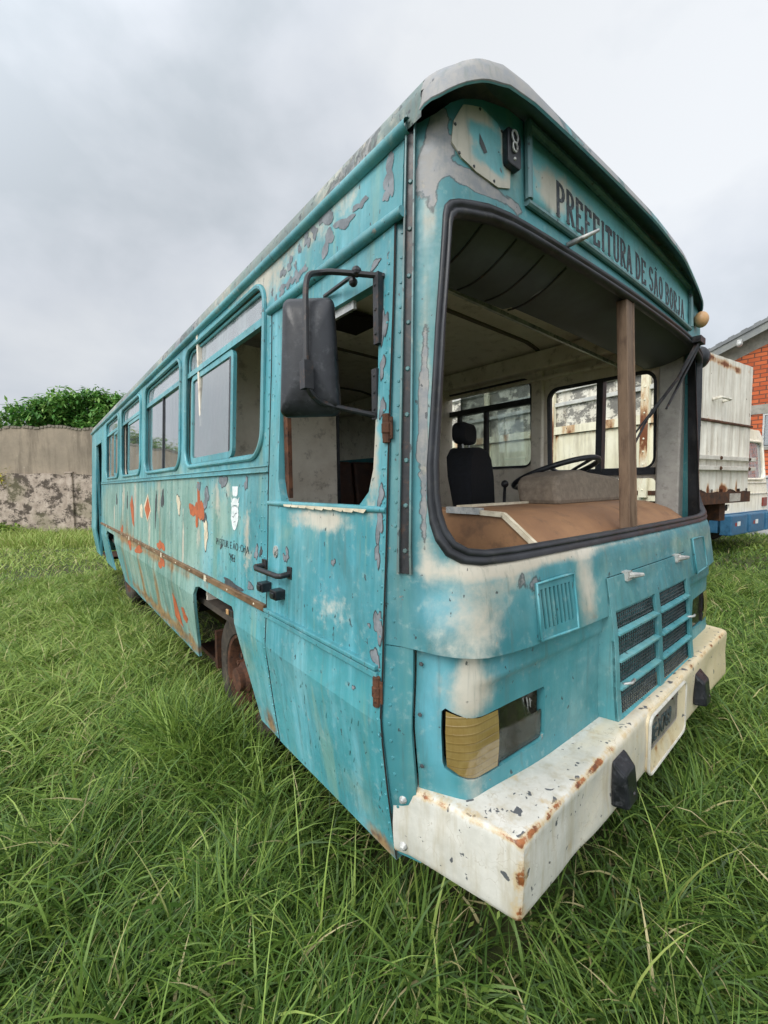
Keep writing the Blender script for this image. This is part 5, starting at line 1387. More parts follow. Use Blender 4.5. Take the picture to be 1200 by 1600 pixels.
def blades(x, y, L, wd, az, th0, th1, nseg, twist, tone):
    """arched grass blades as strips; returns verts, quads and tones"""
    n = len(x); s = np.linspace(0, 1, nseg + 1)
    P = np.zeros((n, nseg + 1, 3), np.float32); P[:, 0, 0] = x; P[:, 0, 1] = y; P[:, 0, 2] = -0.01
    for k in range(1, nseg + 1):
        t = th0 + (th1 - th0) * ((s[k] + s[k - 1]) / 2) ** 1.2
        d = L / nseg
        P[:, k, 0] = P[:, k - 1, 0] + d * np.sin(t) * np.cos(az); P[:, k, 1] = P[:, k - 1, 1] + d * np.sin(t) * np.sin(az)
        P[:, k, 2] = np.maximum(P[:, k - 1, 2] + d * np.cos(t), .01 + .02 * rng.random(n))
    side = az + math.pi / 2 + twist
    sx, sy = np.cos(side), np.sin(side); sz = np.sin(twist * 1.7) * .5
    prof = np.array([.75 * (1 - q) ** .0 * (1 - q ** 2.2) + (.25 if q < .8 else 0) * (1 - q) for q in s]); prof = np.maximum(prof, .03)
    W = (wd[:, None] * prof[None, :] * .5)
    A = P.copy(); B = P.copy()
    A[:, :, 0] += W * sx[:, None]; A[:, :, 1] += W * sy[:, None]; A[:, :, 2] += W * sz[:, None]
    B[:, :, 0] -= W * sx[:, None]; B[:, :, 1] -= W * sy[:, None]; B[:, :, 2] -= W * sz[:, None]
    V = np.stack([A, B], 2).reshape(-1, 3)
    base = (np.arange(n) * (nseg + 1) * 2)[:, None]
    k = np.arange(nseg) * 2
    Q = np.stack([base + k, base + k + 1, base + k + 3, base + k + 2], 2).reshape(-1, 4)
    T = np.repeat(tone, (nseg + 1) * 2)
    return V, Q, T
def make_blade_mesh(name, parts, mat):
    Vs, Qs, Ts = [], [], []; off = 0
    for V, Q, T in parts:
        Vs.append(V); Qs.append(Q + off); Ts.append(T); off += len(V)
    V = np.concatenate(Vs); Q = np.concatenate(Qs); T = np.concatenate(Ts)
    me = bpy.data.meshes.new(name)
    me.vertices.add(len(V)); me.vertices.foreach_set('co', V.astype(np.float32).ravel())
    me.loops.add(len(Q) * 4); me.loops.foreach_set('vertex_index', Q.astype(np.int32).ravel())
    me.polygons.add(len(Q)); me.polygons.foreach_set('loop_start', np.arange(0, len(Q) * 4, 4, dtype=np.int32))
    me.update(calc_edges=True)
    me.polygons.foreach_set('use_smooth', np.ones(len(Q), bool))
    at = me.attributes.new('tone', 'FLOAT', 'POINT'); at.data.foreach_set('value', T.astype(np.float32))
    me.materials.append(mat)
    o = bpy.data.objects.new(name, me); COL.objects.link(o); return o
def leaf_cloud(P, size, tone, droop=.4, aspect=.42):
    """one pointed leaf (two quads folded along the rib) per point"""
    n = len(P); a = rng.random(n) * 2 * math.pi; e = -droop + (rng.random(n) - .5) * 1.4
    d = np.stack([np.cos(a) * np.cos(e), np.sin(a) * np.cos(e), np.sin(e)], 1); s = np.stack([-np.sin(a), np.cos(a), (rng.random(n) - .5) * .9], 1)
    s /= np.linalg.norm(s, axis=1)[:, None]
    sz = (size * (.6 + .8 * rng.random(n)))[:, None]
    p0 = P; p1 = P + d * sz * .45 + s * sz * aspect * .5; p2 = P + d * sz; p3 = P + d * sz * .45 - s * sz * aspect * .5
    V = np.stack([p0, p1, p2, p3], 1).reshape(-1, 3); Q = (np.arange(n) * 4)[:, None] + np.arange(4)[None, :]
    return V, Q, np.repeat(tone, 4)

def grass_zone(n, r0, r1, half, Lm, Ls, w0, nseg):
    x, y, r = scatter(n, r0, r1, half)
    under = (x > .05) & (x < 2.3) & (y > -.12) & (y < 8.3)
    keep = (~under | (rng.random(n) < .10)) & ~((x > .1) & (x < 2.3) & (y > -.30) & (y <= -.12) & (rng.random(n) < .7))
    # keep off the parked vehicles' and the wall's footprint
    x, y, r = x[keep], y[keep], r[keep]; n = len(x); under = (x > .1) & (x < 2.25) & (y > .1) & (y < 8.4)
    n1 = vnoise(x + 40, y + 40, .55, 1); n2 = vnoise(x + 40, y + 40, 1.7, 2); n3 = vnoise(x + 40, y + 40, .22, 3); n4 = vnoise(x + 60, y + 20, 3.2, 4)
    az = (n1 * 2.6 + n2 * 2.6 + n4 * 1.5 + n3 * 1.2) * math.pi + (rng.random(n) - .5) * np.where(rng.random(n) < .55, 6.3, 2.2)
    L = (Lm * (.55 + .75 * n2) + rng.normal(0, Ls, n)) * (.75 + .5 * n3); L = np.clip(L, .07, 1.0)
    L[under] *= .6
    th0 = .10 + .55 * rng.random(n) * (.4 + n1); th1 = th0 + .7 + 1.15 * rng.random(n) + .3 * n2
    wd = w0 * (.55 + .8 * rng.random(n) ** 1.5)
    left_far = np.clip((y - 6) / 8, 0, 1) * (x < 0.5)
    tone = .06 + .40 * rng.random(n) + .20 * (n2 - .3) + .12 * (n4 - .5) + .16 * left_far + .05 * np.clip((r - 2) / 3, 0, 1) + .10 * np.clip((y - .5) / 3, 0, 1) * (x < .3)
    tone += (rng.random(n) < .14) * .24
    tone = np.where(rng.random(n) < .03 + .03 * n4, .90 + .1 * rng.random(n), np.clip(tone, 0, .80))
    return blades(x, y, L, wd, az, th0, th1, nseg, (rng.random(n) - .5) * 1.6, tone)
GR = grass_mat('grass_blades')
zones = [grass_zone(34000, .45, 2.3, math.radians(64), .37, .08, .0105, 6),
         grass_zone(70000, 2.2, 5.0, math.radians(56), .25, .07, .012, 5),
         grass_zone(110000, 4.8, 9.5, math.radians(54), .21, .05, .0105, 4),
         grass_zone(100000, 9.2, 24., math.radians(54), .20, .05, .020, 3)]
zones.append(grass_zone(70000, .1, 5.5, math.pi, .30, .07, .011, 4))
# short undergrowth that closes the floor
zones.append(grass_zone(50000, .45, 4.0, math.radians(62), .17, .04, .007, 3))
def grass_strip(n, x0, x1, y0, y1, Lm, w0):
    x = x0 + (x1 - x0) * rng.random(n); y = y0 + (y1 - y0) * rng.random(n)
    n2 = vnoise(x + 40, y + 40, .35, 5); L = Lm * (.5 + .8 * n2) * (.7 + .5 * rng.random(n))
    return blades(x, y, L, w0 * (.6 + .7 * rng.random(n)), rng.random(n) * 6.28, .05 + .35 * rng.random(n), .7 + 1.2 * rng.random(n), 5, (rng.random(n) - .5) * 1.6, np.clip(.16 + .4 * rng.random(n), 0, 1))
zones += [grass_strip(2600, -.60, -.05, .9, 6.5, .30, .011), grass_strip(1500, -.42, -.02, 1.15, 2.1, .46, .011), grass_strip(1200, -.6, -.1, .1, 1.2, .34, .010), grass_strip(900, .6, 2.8, -.9, -.45, .34, .010)]
# flattened dead straw and broad-leaved weeds in the sward
x_, y_, r_ = scatter(2600, .5, 7.0, math.radians(60)); n_ = len(x_)
zones.append(blades(x_, y_, .16 + .22 * rng.random(n_), .006 + .006 * rng.random(n_), rng.random(n_) * 6.28, .9 + .5 * rng.random(n_), 1.3 + .4 * rng.random(n_), 4, (rng.random(n_) - .5) * 1.2, .86 + .14 * rng.random(n_)))
x_, y_, r_ = scatter(3200, .5, 6.0, math.radians(60)); n_ = len(x_); kk = vnoise(x_ + 9, y_ + 9, .8, 12) > .62; x_, y_ = x_[kk], y_[kk]; n_ = len(x_)
zones.append(leaf_cloud(np.stack([x_, y_, .04 + .12 * rng.random(n_)], 1), .038, .30 + .35 * rng.random(n_), .2, .45))
gr = make_blade_mesh('grass', zones, GR); gr['kind'] = 'stuff'
# taller single stems leaning against the bus
def stems(pts, tone=(.5, .85)):
    x = np.array([p[0] for p in pts]); y = np.array([p[1] for p in pts]); n = len(x)
    return blades(x, y, np.array([p[2] for p in pts]), np.full(n, .0075) * (.7 + .6 * rng.random(n)), np.array([p[3] for p in pts]), np.full(n, .08), np.array([p[4] for p in pts]), 9, (rng.random(n) - .5) * .8, tone[0] + (tone[1] - tone[0]) * rng.random(n))
sp_ = [(-.30, .15, .62, 2.6, .9), (-.25, .30, .55, .6, .7), (-.2, .5, .6, 1.2, 1.1), (-.18, .75, .5, 3.0, .8), (-.15, .18, .50, 5.2, .6), (.05, -.40, .48, 4.3, .9), (.35, -.42, .50, 5.5, 1.1), (.75, -.45, .62, 1.2, .7), (.80, -.42, .55, 4.9, .9), (-.55, .1, .6, .9, 1.4), (-.6, .6, .55, 2.0, 1.3),
       (1.5, -.55, .55, 5.0, 1.2), (2.0, -.6, .5, 4.6, 1.1), (-.2, 1.25, .6, 3.6, .9), (-.22, 1.4, .7, 2.4, 1.2), (.3, -.75, .5, 3.6, 1.5), (-.35, -.25, .5, 4.0, 1.4)]
tall = make_blade_mesh('tall_grass', [stems(sp_)], GR); tall['kind'] = 'stuff'

# ---------- leafy weeds at the foot of the wall
def leaf_mat(name, a, b, c2):
    m = MT(name, .5, 0, .35)
    t = m.n('ShaderNodeAttribute'); t.attribute_name = 'tone'
    r = m.n('ShaderNodeValToRGB'); e = r.color_ramp.elements
    e[0].color = lin(a); e[1].color = lin(c2); q = e.new(.5); q.color = lin(b)
    m.l(t.outputs['Fac'], r.inputs[0]); m.col(r.outputs[0])
    tl = m.n('ShaderNodeBsdfTranslucent'); m.l(r.outputs[0], tl.inputs[0]); x = m.n('ShaderNodeMixShader'); x.inputs[0].default_value = .3
    m.l(m.b.outputs[0], x.inputs[1]); m.l(tl.outputs[0], x.inputs[2]); m.l(x.outputs[0], m.out.inputs[0]); return m.m
WD = Vector((.762, -.648, 0)); WN_ = Vector((-.648, -.762, 0))      # wall direction, wall normal towards the camera
W0 = Vector((-1.72, 18.44, 0))
def wallp(u, z, d=0.0): p = W0 + WD * u + WN_ * d; return (p.x, p.y, z)
def wall_mat(name, low):
    m = MT(name, .9, 0, .2)
    big = m.noise(.5, 6, .65); f = m.noise(3.5, 8, .72); st = m.noise(1.2, 7, .7, m.co((1.6, 1.6, .25)))
    if low:
        c = m.mix(m.step(f, .3, .7), lin('8f8174'), lin('b8a99b'))
        sp = m.noise(2.2, 9, .78, m.co((1, 1, 1.2), (5, 2, 1)))
        c = m.mix(m.math('MULTIPLY', m.step(sp, .47, .56), .88), c, lin('37302a'))
        c = m.mix(m.math('MULTIPLY', m.step(m.noise(.8, 4, .6, m.co((1, 1, 1), (2, 7, 1))), .5, .65), .4), c, lin('6c6a4c'))
    else:
        c = m.mix(m.step(big, .35, .65), lin('857a6b'), lin('a0927f'))
        c = m.mix(m.math('MULTIPLY', m.step(st, .46, .68), .65), c, lin('5e554a'))
        c = m.mix(m.math('MULTIPLY', m.step(f, .62, .72), .5), c, lin('c7bda9'))
    m.col(c); m.bump(f, .5, .03); return m.m
wall = thing('boundary_wall', 'tall weathered plaster wall with a blackened lower half behind the bus', 'wall', wallp(0, 0))
wi = -Vector(wallp(0, 0))
def wpart(mbx, name, mat, **k):
    o = mbx.build(name, mat, wall, **k); 
    for v in o.data.vertices: v.co += wi
    return o
mb = MB()
top = lambda u: 3.70 + .05 * math.sin(u * 1.3) + .03 * math.sin(u * 4.1) + .012 * math.sin(u * 9)
mb.grid(lambda u, v: wallp(-14 + 22 * u, 2.0 + (top(-14 + 22 * u) - 2.0) * v, 0), 110, 6)
mb.grid(lambda u, v: wallp(-14 + 22 * u, top(-14 + 22 * u), -.2 * v), 110, 1); mb.grid(lambda u, v: wallp(-14 + 22 * u, 3.7 * v, -.2), 10, 2)
wpart(mb, 'plaster_wall', wall_mat('stained_plaster', False))
mb = MB()
lt_ = lambda u: 2.13 + .05 * math.sin(u * .9 + 1) + .025 * math.sin(u * 5.3)
mb.grid(lambda u, v: wallp(-14 + 22 * u, lt_(-14 + 22 * u) * v, .09), 110, 5); mb.grid(lambda u, v: wallp(-14 + 22 * u, lt_(-14 + 22 * u), .09 - .1 * v), 110, 1)
wpart(mb, 'old_base_wall', wall_mat('mould_blackened_brickwork', True))
for u in (-7.6, -2.6, 2.36, 6.8):
    mb = MB(); mb.box((u - .10, 0, 0), (u + .10, 1, 2.16), lambda q: wallp(q[0], q[2], .085 + .075 * q[1])); mb.box((u - .14, 0, 2.16), (u + .14, 1, 2.22), lambda q: wallp(q[0], q[2], .07 + .10 * q[1])); wpart(mb, 'wall_column', wall_mat('dark_column_%d' % int(u * 10), True), bevel=.02)
mb = MB()
for k in range(170):
    u = -14 + 22 * k / 170 + random.uniform(-.02, .02); z = top(u); mb.box((u, -.2, z - .02), (u + .10, .03, z + .03 + random.uniform(0, .04)), lambda q: wallp(q[0], q[2], q[1]))
wpart(mb, 'coping', simple('mossy_coping', '6a6357', '7f776a', 6, .95, bump=.4))

wl = []
for (u0, u1, d, h, n, dens_) in ((-6, 1.0, .9, .60, 3200, 1), (-6, 8, .5, .32, 3600, 1), (-2.4, -.7, 1.2, 1.0, 2600, 1), (-.4, .3, .8, .7, 800, 1)):
    u = u0 + (u1 - u0) * rng.random(n); dd = .15 + d * rng.random(n); hh = h * (.4 + .6 * vnoise(u + 30, dd + 5, .6, 9)) * rng.random(n) ** .7
    base = np.array([wallp(a, b, c) for a, b, c in zip(u, hh, dd)]); wl.append(leaf_cloud(base, .16, .2 + .7 * rng.random(n), .1))
weeds = make_blade_mesh('weeds', wl, leaf_mat('weed_leaves', '3c5a1e', '6f8d34', 'a3ad57')); weeds['kind'] = 'stuff'
# tall seed-headed grass in front of the wall
n = 9000; u = -8 + 16 * rng.random(n); d = .3 + 2.6 * rng.random(n); P = np.array([wallp(a, 0, b)[:2] for a, b in zip(u, d)])
th = make_blade_mesh('meadow_grass', [blades(P[:, 0], P[:, 1], .25 + .30 * rng.random(n), np.full(n, .024), rng.random(n) * 6.28, .1 + .3 * rng.random(n), .6 + .9 * rng.random(n), 4, (rng.random(n) - .5) * 1.5, .45 + .4 * rng.random(n))], GR)
th['kind'] = 'stuff'
# small plant rooted in the wall
sp0 = thing('wall_plant', 'small yellow-green plant growing out of the stained wall', 'plant', wallp(-.0, 2.0, .1))
n = 90; pts = np.array([(rng.normal(0, .12), -.08 - .1 * rng.random(), rng.normal(.05, .16)) for _ in range(n)])
lo = make_blade_mesh('leaves', [leaf_cloud(pts, .10, rng.random(n), .2)], leaf_mat('yellowing_leaves', '6f8432', 'b0a838', 'd0bf4a')); lo.parent = sp0
mb = MB()
for k in range(5): mb.tube([(0, 0, -.15), (random.uniform(-.05, .05), -.06, 0), (random.uniform(-.15, .15), -.1, random.uniform(.1, .2))], .005, 4)
mb.build('stem', simple('plant_stem', '5b5330', '726a3c', 9, .8), sp0)

# ---------- trees behind the wall
def tree(base, H, lobes, nleaf, label, leafmat, size=.24):
    t = thing('mango_tree', label, 'tree', base)
    mb = MB(); mb.tube([(0, 0, 0), (.05, .02, H * .25), (-.05, .05, H * .5)], [.28, .22, .16], 10)
    for k, (lx, ly, lz, lr) in enumerate(lobes): mb.tube([(-.03, .04, H * .36), (lx * .45, ly * .45, lz * .72), (lx * .85, ly * .85, lz)], [.11, .075, .03], 6)
    mb.build('trunk', simple('tree_bark', '4a4034', '6a5c4a', 8, .95, bump=.5), t, smooth=True)
    P = []; T = []
    for (lx, ly, lz, lr) in lobes:
        n = int(nleaf * lr ** 2 / sum(l[3] ** 2 for l in lobes))
        nc = max(8, int(n / 22))
        cd = rng.normal(0, 1, (nc, 3)); cd /= np.linalg.norm(cd, axis=1)[:, None]; cr = lr * (.55 + .5 * rng.random(nc)); cc = cd * cr[:, None] * np.array([1, 1, .8])
        tc_ = rng.random(nc)
        w_ = rng.integers(0, nc, n); p = cc[w_] + rng.normal(0, .13 * (lr ** .5), (n, 3)); P.append(p + np.array([lx, ly, lz])); T.append(np.clip(.6 * tc_[w_] + .4 * rng.random(n), 0, 1))
    P = np.concatenate(P); T = np.concatenate(T)
    o = make_blade_mesh('crown', [leaf_cloud(P, size, T, .5, .36)], leafmat); o.parent = t
    return t
LM = leaf_mat('mango_leaves', '2c5a24', '55883a', '93b35c')
b0 = wallp(.9, 0, -4.5)
tree(b0, 6.0, [(0, 0, 4.7, 1.25), (-1.3, .3, 4.3, 1.15), (1.1, .2, 4.2, 1.0), (-.5, -.6, 4.1, 1.0), (.5, .3, 5.15, .85), (-2.1, 0, 4.9, .8), (-1.0, .2, 5.35, .75), (1.7, .4, 3.6, .7), (-2.4, .4, 3.9, 1.0), (2.1, .3, 3.35, .45), (-2.9, .2, 4.4, .9), (-1.7, .1, 5.0, .9), (.9, .1, 4.9, .8), (-.3, .1, 5.5, .6)], 22000, 'broad dark-green mango tree rising above the wall, beside the bus roof', LM)
b1 = wallp(-4.6, 0, -3.5)
tree(b1, 5.2, [(0, 0, 4.0, 1.2), (1.2, .1, 3.7, .95), (-1.2, .2, 3.9, 1.1), (.4, -.3, 4.4, .8)], 6000, 'lower yellow-green tree behind the wall, far from the bus', leaf_mat('young_mango_leaves', '35591f', '5f8a30', 'a9a94a'))

# ---------- white box truck beside the bus
ang = -9.45
TR = thing('box_truck', 'white box truck body with rust streaks, parked close beside the bus', 'truck', (5.30, .82, 0), math.radians(ang))
TL, TWD, TB, TT_ = 6.2, 2.46, 1.50, 3.42
def white_rust(name, a='cfcabd', b='e2ddd0', amount=.5, seed=0, peel=False):
    m = MT(name, .55, 0, .35)
    nz = m.noise(2.2, 7, .7, m.co((1, 1, 1), (seed, 1, 2))); st = m.noise(3.0, 7, .7, m.co((4, 4, .35), (seed, 3, 1)))
    w = m.attr('wear')
    c = m.mix(m.step(nz, .3, .7), lin(a), lin(b)); c = m.mix(m.math('MULTIPLY', m.step(st, .44, .70), .7 * amount + .25), c, lin('8f826a'))
    if peel:
        pn = m.noise(3.6, 9, .75, m.co((1, 1, 1.3), (seed, 5, 5)))
        c = m.mix(m.math('MULTIPLY', m.step(pn, .46, .52), .9), c, m.mix(m.step(nz, .35, .65), lin('4c4a46'), lin('77746c')))
    rn = m.noise(4.5, 8, .75, m.co((2.2, 2.2, .8), (seed, 0, 9)))
    v = m.math('ADD', m.math('MULTIPLY', w[2], .7), m.math('MULTIPLY', m.math('SUBTRACT', rn, .5), 1.1))
    c = m.mix(m.step(v, .22, .48, 0, .8), c, lin('b3895a')); c = m.mix(m.step(v, .42, .60), c, lin('6e3f22'))
    pt = m.noise(14, 3, .5, m.co((1, 1, .6), (seed, 2, 2)))
    c = m.mix(m.step(pt, .70, .73), c, lin('4f3a2a'))
    m.col(c); m.bump(nz, .1, .01); return m.m
WR = white_rust('rust_streaked_white_panel', 'c9c5b8', 'dedacd'); WR2 = white_rust('cream_truck_panel', 'd6cfb2', 'e4dfc8', .35, 4); WP = white_rust('peeling_truck_planks', 'c9c4b4', 'dcd7c8', .4, 7, True)
# front panel (faces the camera), corrugated slightly
fwr = blobs([(.95, 3.36, .22, .05, 1.0, 2), (1.45, 3.33, .30, .06, 1.0, 2), (1.9, 3.30, .15, .05, .9, 2), (.6, 3.38, .12, .05, .9, 2), (1.1, 2.52, .9, .02, 1.0, 2), (2.3, 3.33, .06, .06, .6, 2), (.6, 1.56, .06, .10, .9, 2), (1.05, 1.57, .05, .08, .8, 2), (1.55, 1.56, .12, .08, 1.0, 2), (2.0, 1.6, .06, .10, .9, 2), (1.3, 1.52, 1.2, .03, .8, 2), (1.0, 2.65, .03, .12, .4, 2), (2.2, 1.8, .04, .2, .4, 2), (.5, 2.0, .02, .5, .35, 2)])
mb = MB()
def tf(u, v): x = TWD * u; z = TB + (TT_ - TB) * v; c = 0.012 * (1 if (x * 3.2) % 1 < .5 else 0) * (1 if z < 2.5 else .4); return (x, -c, z - (.015 * math.sin(x * 6) + .02 * math.sin(x * 13) if v == 0 else 0))
mb.grid(tf, 60, 40, wear=lambda u, v: fwr(TWD * u, TB + (TT_ - TB) * v))
mb.build('front_panel', WR, TR)
mb = MB(); mb.box((0, -.035, 2.485), (TWD, .0, 2.515)); q = mb.build('lower_lip', M['rust'], TR, bevel=.004)
for z in (1.985, 1.840):
    mb = MB(); mb.box((-.05, -.075, z - .03), (TWD + .06, -.03, z + .03)); r_ = mb.build('guard_rail', simple('rail_grey_%d' % int(z * 100), 'b3aea2', 'c9c5ba', 9, .6, dirt='6e665a'), TR, bevel=.006)
    for x in (.35, 1.25, 2.25): b = MB(); b.dome((x, -.076, z), (0, -1, 0), .03, 8); b.build('rail_bolt', M['rustdark'], r_)
mb = MB(); mb.tube([(1.10, -.01, 2.80), (1.10, -.10, 2.815), (1.42, -.10, 2.815), (1.42, -.01, 2.80)], .020, 6); mb.build('grab_handle', WR, TR)
mb = MB(); mb.box((-.01, .0, TB - .02), (TWD, TL, TB + .04)); mb.build('load_floor', M['rustdark'], TR)
mb = MB(); mb.box((0, .02, TT_ - .05), (TWD, TL, TT_ - .01)); mb.build('truck_roof', WR, TR)
mb = MB(); mb.box((TWD - .03, .02, TB), (TWD, TL, TT_ - .05)); mb.build('side_wall', WR, TR)
mb = MB(); mb.box((0, TL - .03, TB), (TWD, TL, TT_ - .05)); mb.build('rear_wall', WR, TR)
swr = lambda u, v: fws(TL * u, v)
fws = lambda y, v: (0, 0, sum(.95 * math.exp(-((y - p) / .05) ** 2) for p in (.31, 1.74, 3.2, 4.7)) * (.5 + .5 * math.exp(-((v - 1) / .5) ** 2)) + .5 * math.exp(-((v - 1.0) / .05) ** 2))
mb = MB(); mb.grid(lambda u, v: (0, TL * u, TB - .1 + 1.02 * v), 80, 16, wear=swr); mb.build('lower_side_panel', WR2, TR)
mb = MB(); mb.grid(lambda u, v: (.015, TL * u, 2.42 + (TT_ - 2.42) * v), 40, 12); mb.build('upper_planks', WP, TR)
mb = MB()
for z in (2.90, 3.12, 3.42): mb.box((-.035, -.02, z - .03), (.0, TL, z + .03))
mb.build('side_rail', simple('side_rail_grey', 'a9aaa4', 'c4c3ba', 7, .6, dirt='7d5a3c'), TR, bevel=.006)
mb = MB(); mb.box((-.04, -.03, 2.43), (.0, TL, 2.55)); mb.grid(lambda u, v: (-.042, -.03 + TL * u, 2.43 + .12 * v), 80, 2, wear=lambda u, v: (0, 0, .15 + .5 * (math.sin(u * 60) > .6)))
mb.build('waist_rail', WR2, TR)
for y in (.31, 1.74, 3.2, 4.7, 6.0):
    mb = MB(); mb.grid(lambda u, v: (-.055, y - .05 + .10 * u, 1.45 + (TT_ - 1.45) * v), 3, 40, wear=lambda u, v: (0, 0, .35 + .55 * math.exp(-((v - .45) / .2) ** 2))); mb.box((-.054, y - .05, 1.45), (.0, y + .05, TT_))
    for z in np.arange(1.55, 3.4, .17): mb.dome((-.056, y, z), (-1, 0, 0), .014)
    mb.build('stake_post', WR2, TR)
mb = MB(); mb.box((-.03, -.03, TB - .17), (TWD + .02, .10, TB - .005)); mb.box((.5, .1, 1.05), (.7, TL, 1.33)); mb.box((1.75, .1, 1.05), (1.95, TL, 1.33)); mb.build('sill_beam', M['rustdark'], TR)
for x in (.10, 1.72): mb = MB(); mb.box((x, -.035, TB - .15), (x + (.08 if x < 1 else .38), -.03, TB - .03)); mb.build('reflector_plate', simple('pale_plate_%d' % int(x * 10), '8f8a80', 'b3aea4', 12, .6, dirt='4a3a2c'), TR)
mb = MB(); mb.tube([(.2, 4.6, .48), (2.2, 4.6, .48)], .07, 8); mb.tube([(.2, 1.6, .48), (2.2, 1.6, .48)], .07, 8); mb.box((.5, .3, .8), (.7, TL, 1.05)); mb.box((1.75, .3, .8), (1.95, TL, 1.05)); mb.build('truck_chassis', M['void'], TR)
for yy in (1.6, 4.6):
    for xx, sg in ((.08, 1), (TWD - .08, -1)):
        wr = bpy.data.objects.new('wheel', None); COL.objects.link(wr); wr.parent = TR; wr.location = (xx, yy, .48)
        t = MB(); t.lathe([(sg * a, r) for a, r in ((.02, .28), (-.01, .3), (-.005, .42), (.03, .47), (.05, .48), (.22, .48), (.26, .42), (.27, .28))], (0, 0, 0), 'x', 32); t.build('tyre', M['tyre'], wr, smooth=True, autosmooth=50)
        t = MB(); t.lathe([(sg * a, r) for a, r in ((.02, .28), (.03, .25), (.09, .2), (.06, .12), (-.01, .09), (-.02, .002))], (0, 0, 0), 'x', 24); t.build('rim', M['rust'], wr, smooth=True, autosmooth=40)

# ---------- pale minibus with blue bumper behind the truck
MBU = thing('minibus', 'cream minibus with a dark blue bumper, half hidden behind the truck', 'minibus', (10.80, 1.28, 0), math.radians(-8.9))
CW = white_rust('cream_minibus_paint', 'ded8c2', 'ebe7d8', .2, 12); BLUE = simple('blue_painted_steel', '2b5878', '3a6c8a', 5, .5, bump=.1, dirt='16344a', dirt_amt=.5); TQ = simple('turquoise_panel', '2c7f93', '3b95a6', 4, .5, bump=.05, dirt='1d5563')
MWD, MLN = 2.72, 6.0
def mbody(x, y, z):
    k = max(0, z - 1.35) / 1.6
    xx = x + (.16 * k * (1 if x < MWD / 2 else -1)); yy = y + (.14 * k if y < .5 else 0); return (xx, yy, z)
def boxy(a, b, m_, name, par, bev=.03, n=1):
    q = MB(); q.box(a, b, lambda p: mbody(*p)); return q.build(name, m_, par, bevel=bev)
mb = MB()
panel(mb, [(0, .92), (MWD, .92), (MWD, 1.30), (MWD - .02, 1.5), (MWD - .06, 2.75), (MWD - .25, 2.92), (.25, 2.92), (.06, 2.75), (.02, 1.5), (0, 1.30)], [rrect(.28, MWD - .22, 1.72, 2.62, .16, 5), rrect(.16, .42, .98, 1.13, .05, 4)], lambda u, v, d: (u, .14 * max(0, v - 1.35) / 1.6 + d, v), .04, .2, dens=.1)
mb.build('rear_panel', CW, MBU)
mb = MB(); mb.tube([(u, .14 * max(0, v - 1.35) / 1.6 - .012, v) for u, v in rrect(.26, MWD - .20, 1.70, 2.64, .17, 6)], .035, 6, closed=True, cap=False); mb.build('window_frame', CW, MBU, smooth=True)
mb = MB(); mb.prism(rrect(.29, MWD - .23, 1.73, 2.61, .16, 5), lambda u, v, d: (u, .14 * max(0, v - 1.35) / 1.6 + .02 + d, v), 0, .006); mb.build('rear_window', M['topglass'], MBU)
mb = MB(); mb.box((-.0, .05, 2.90), (MWD, MLN, 2.94), lambda p: (p[0] + (.22 if p[0] < 1 else -.22), p[1] + .1, p[2])); mb.build('minibus_roof', CW, MBU)
for x in (0, MWD):
    mb = MB(); mb.grid(lambda u, v: mbody(x, .02 + MLN * u, 1.32 + 1.6 * v), 8, 6); mb.build('side_panel', CW, MBU)
    mb = MB(); mb.grid(lambda u, v: (x, .02 + MLN * u, .55 + .77 * v), 8, 3); mb.build('side_skirt', TQ, MBU)
mb = MB(); mb.box((.0, MLN, .5), (MWD, MLN + .04, 2.9)); mb.build('front_wall', CW, MBU)
mb = MB(); mb.box((-.02, -.025, 1.335), (MWD + .02, .0, 1.365)); mb.box((.02, -.006, 1.60), (MWD - .02, .03, 1.63)); mb.build('body_seam', WR, MBU, bevel=.008)
mb = MB(); mb.box((-.14, .02, .50), (-.01, 1.9, .93)); mb.box((-.14, -.20, .46), (MWD + .1, -.02, .50)); mb.box((-.05, -.02, .60), (MWD, .02, .92)); mb.build('bumper_base', BLUE, MBU, bevel=.01)
for x0, x1 in ((-.14, .72), (.90, 1.78), (1.96, MWD + .12)):
    mb = MB(); mb.box((x0, -.24, .46), (x1, -.02, .90)); bb = mb.build('bumper_segment', BLUE, MBU, bevel=.025)
    w2 = MB(); w2.box((x0 + .30, -.2435, .66), (x0 + .46, -.2405, .76)); w2.build('white_sticker', M['white'], bb)
    w2 = MB(); w2.box((x0 + .18, -.2435, .66), (x0 + .27, -.2405, .74)); w2.build('red_reflector', simple('red_reflector_%d' % int(x0 * 10 + 5), '7c2620', '94342b', 9, .4), bb)
mb = MB(); mb.box((MWD - .36, -.035, 1.02), (MWD - .08, -.001, 1.24)); mb.build('tail_light', simple('dull_red_lens', '6a241a', '84382a', 12, .35), MBU, bevel=.01)
mb = MB(); mb.box((.14, .05, .95), (.45, .12, 1.16)); mb.build('lamp_cavity', M['void'], MBU)
for yy in (1.2, 4.6):
    for xx, sg in ((.05, 1), (MWD - .05, -1)):
        wr = bpy.data.objects.new('wheel', None); COL.objects.link(wr); wr.parent = MBU; wr.location = (xx, yy, .42)
        t = MB(); t.lathe([(sg * a, r) for a, r in ((.02, .24), (-.01, .26), (.0, .38), (.04, .42), (.2, .42), (.22, .25))], (0, 0, 0), 'x', 28); t.build('tyre', M['tyre'], wr, smooth=True, autosmooth=50)
        t = MB(); t.lathe([(sg * a, r) for a, r in ((.02, .24), (.08, .18), (.03, .08), (.0, .002))], (0, 0, 0), 'x', 20); t.build('rim', M['rustdark'], wr, smooth=True)
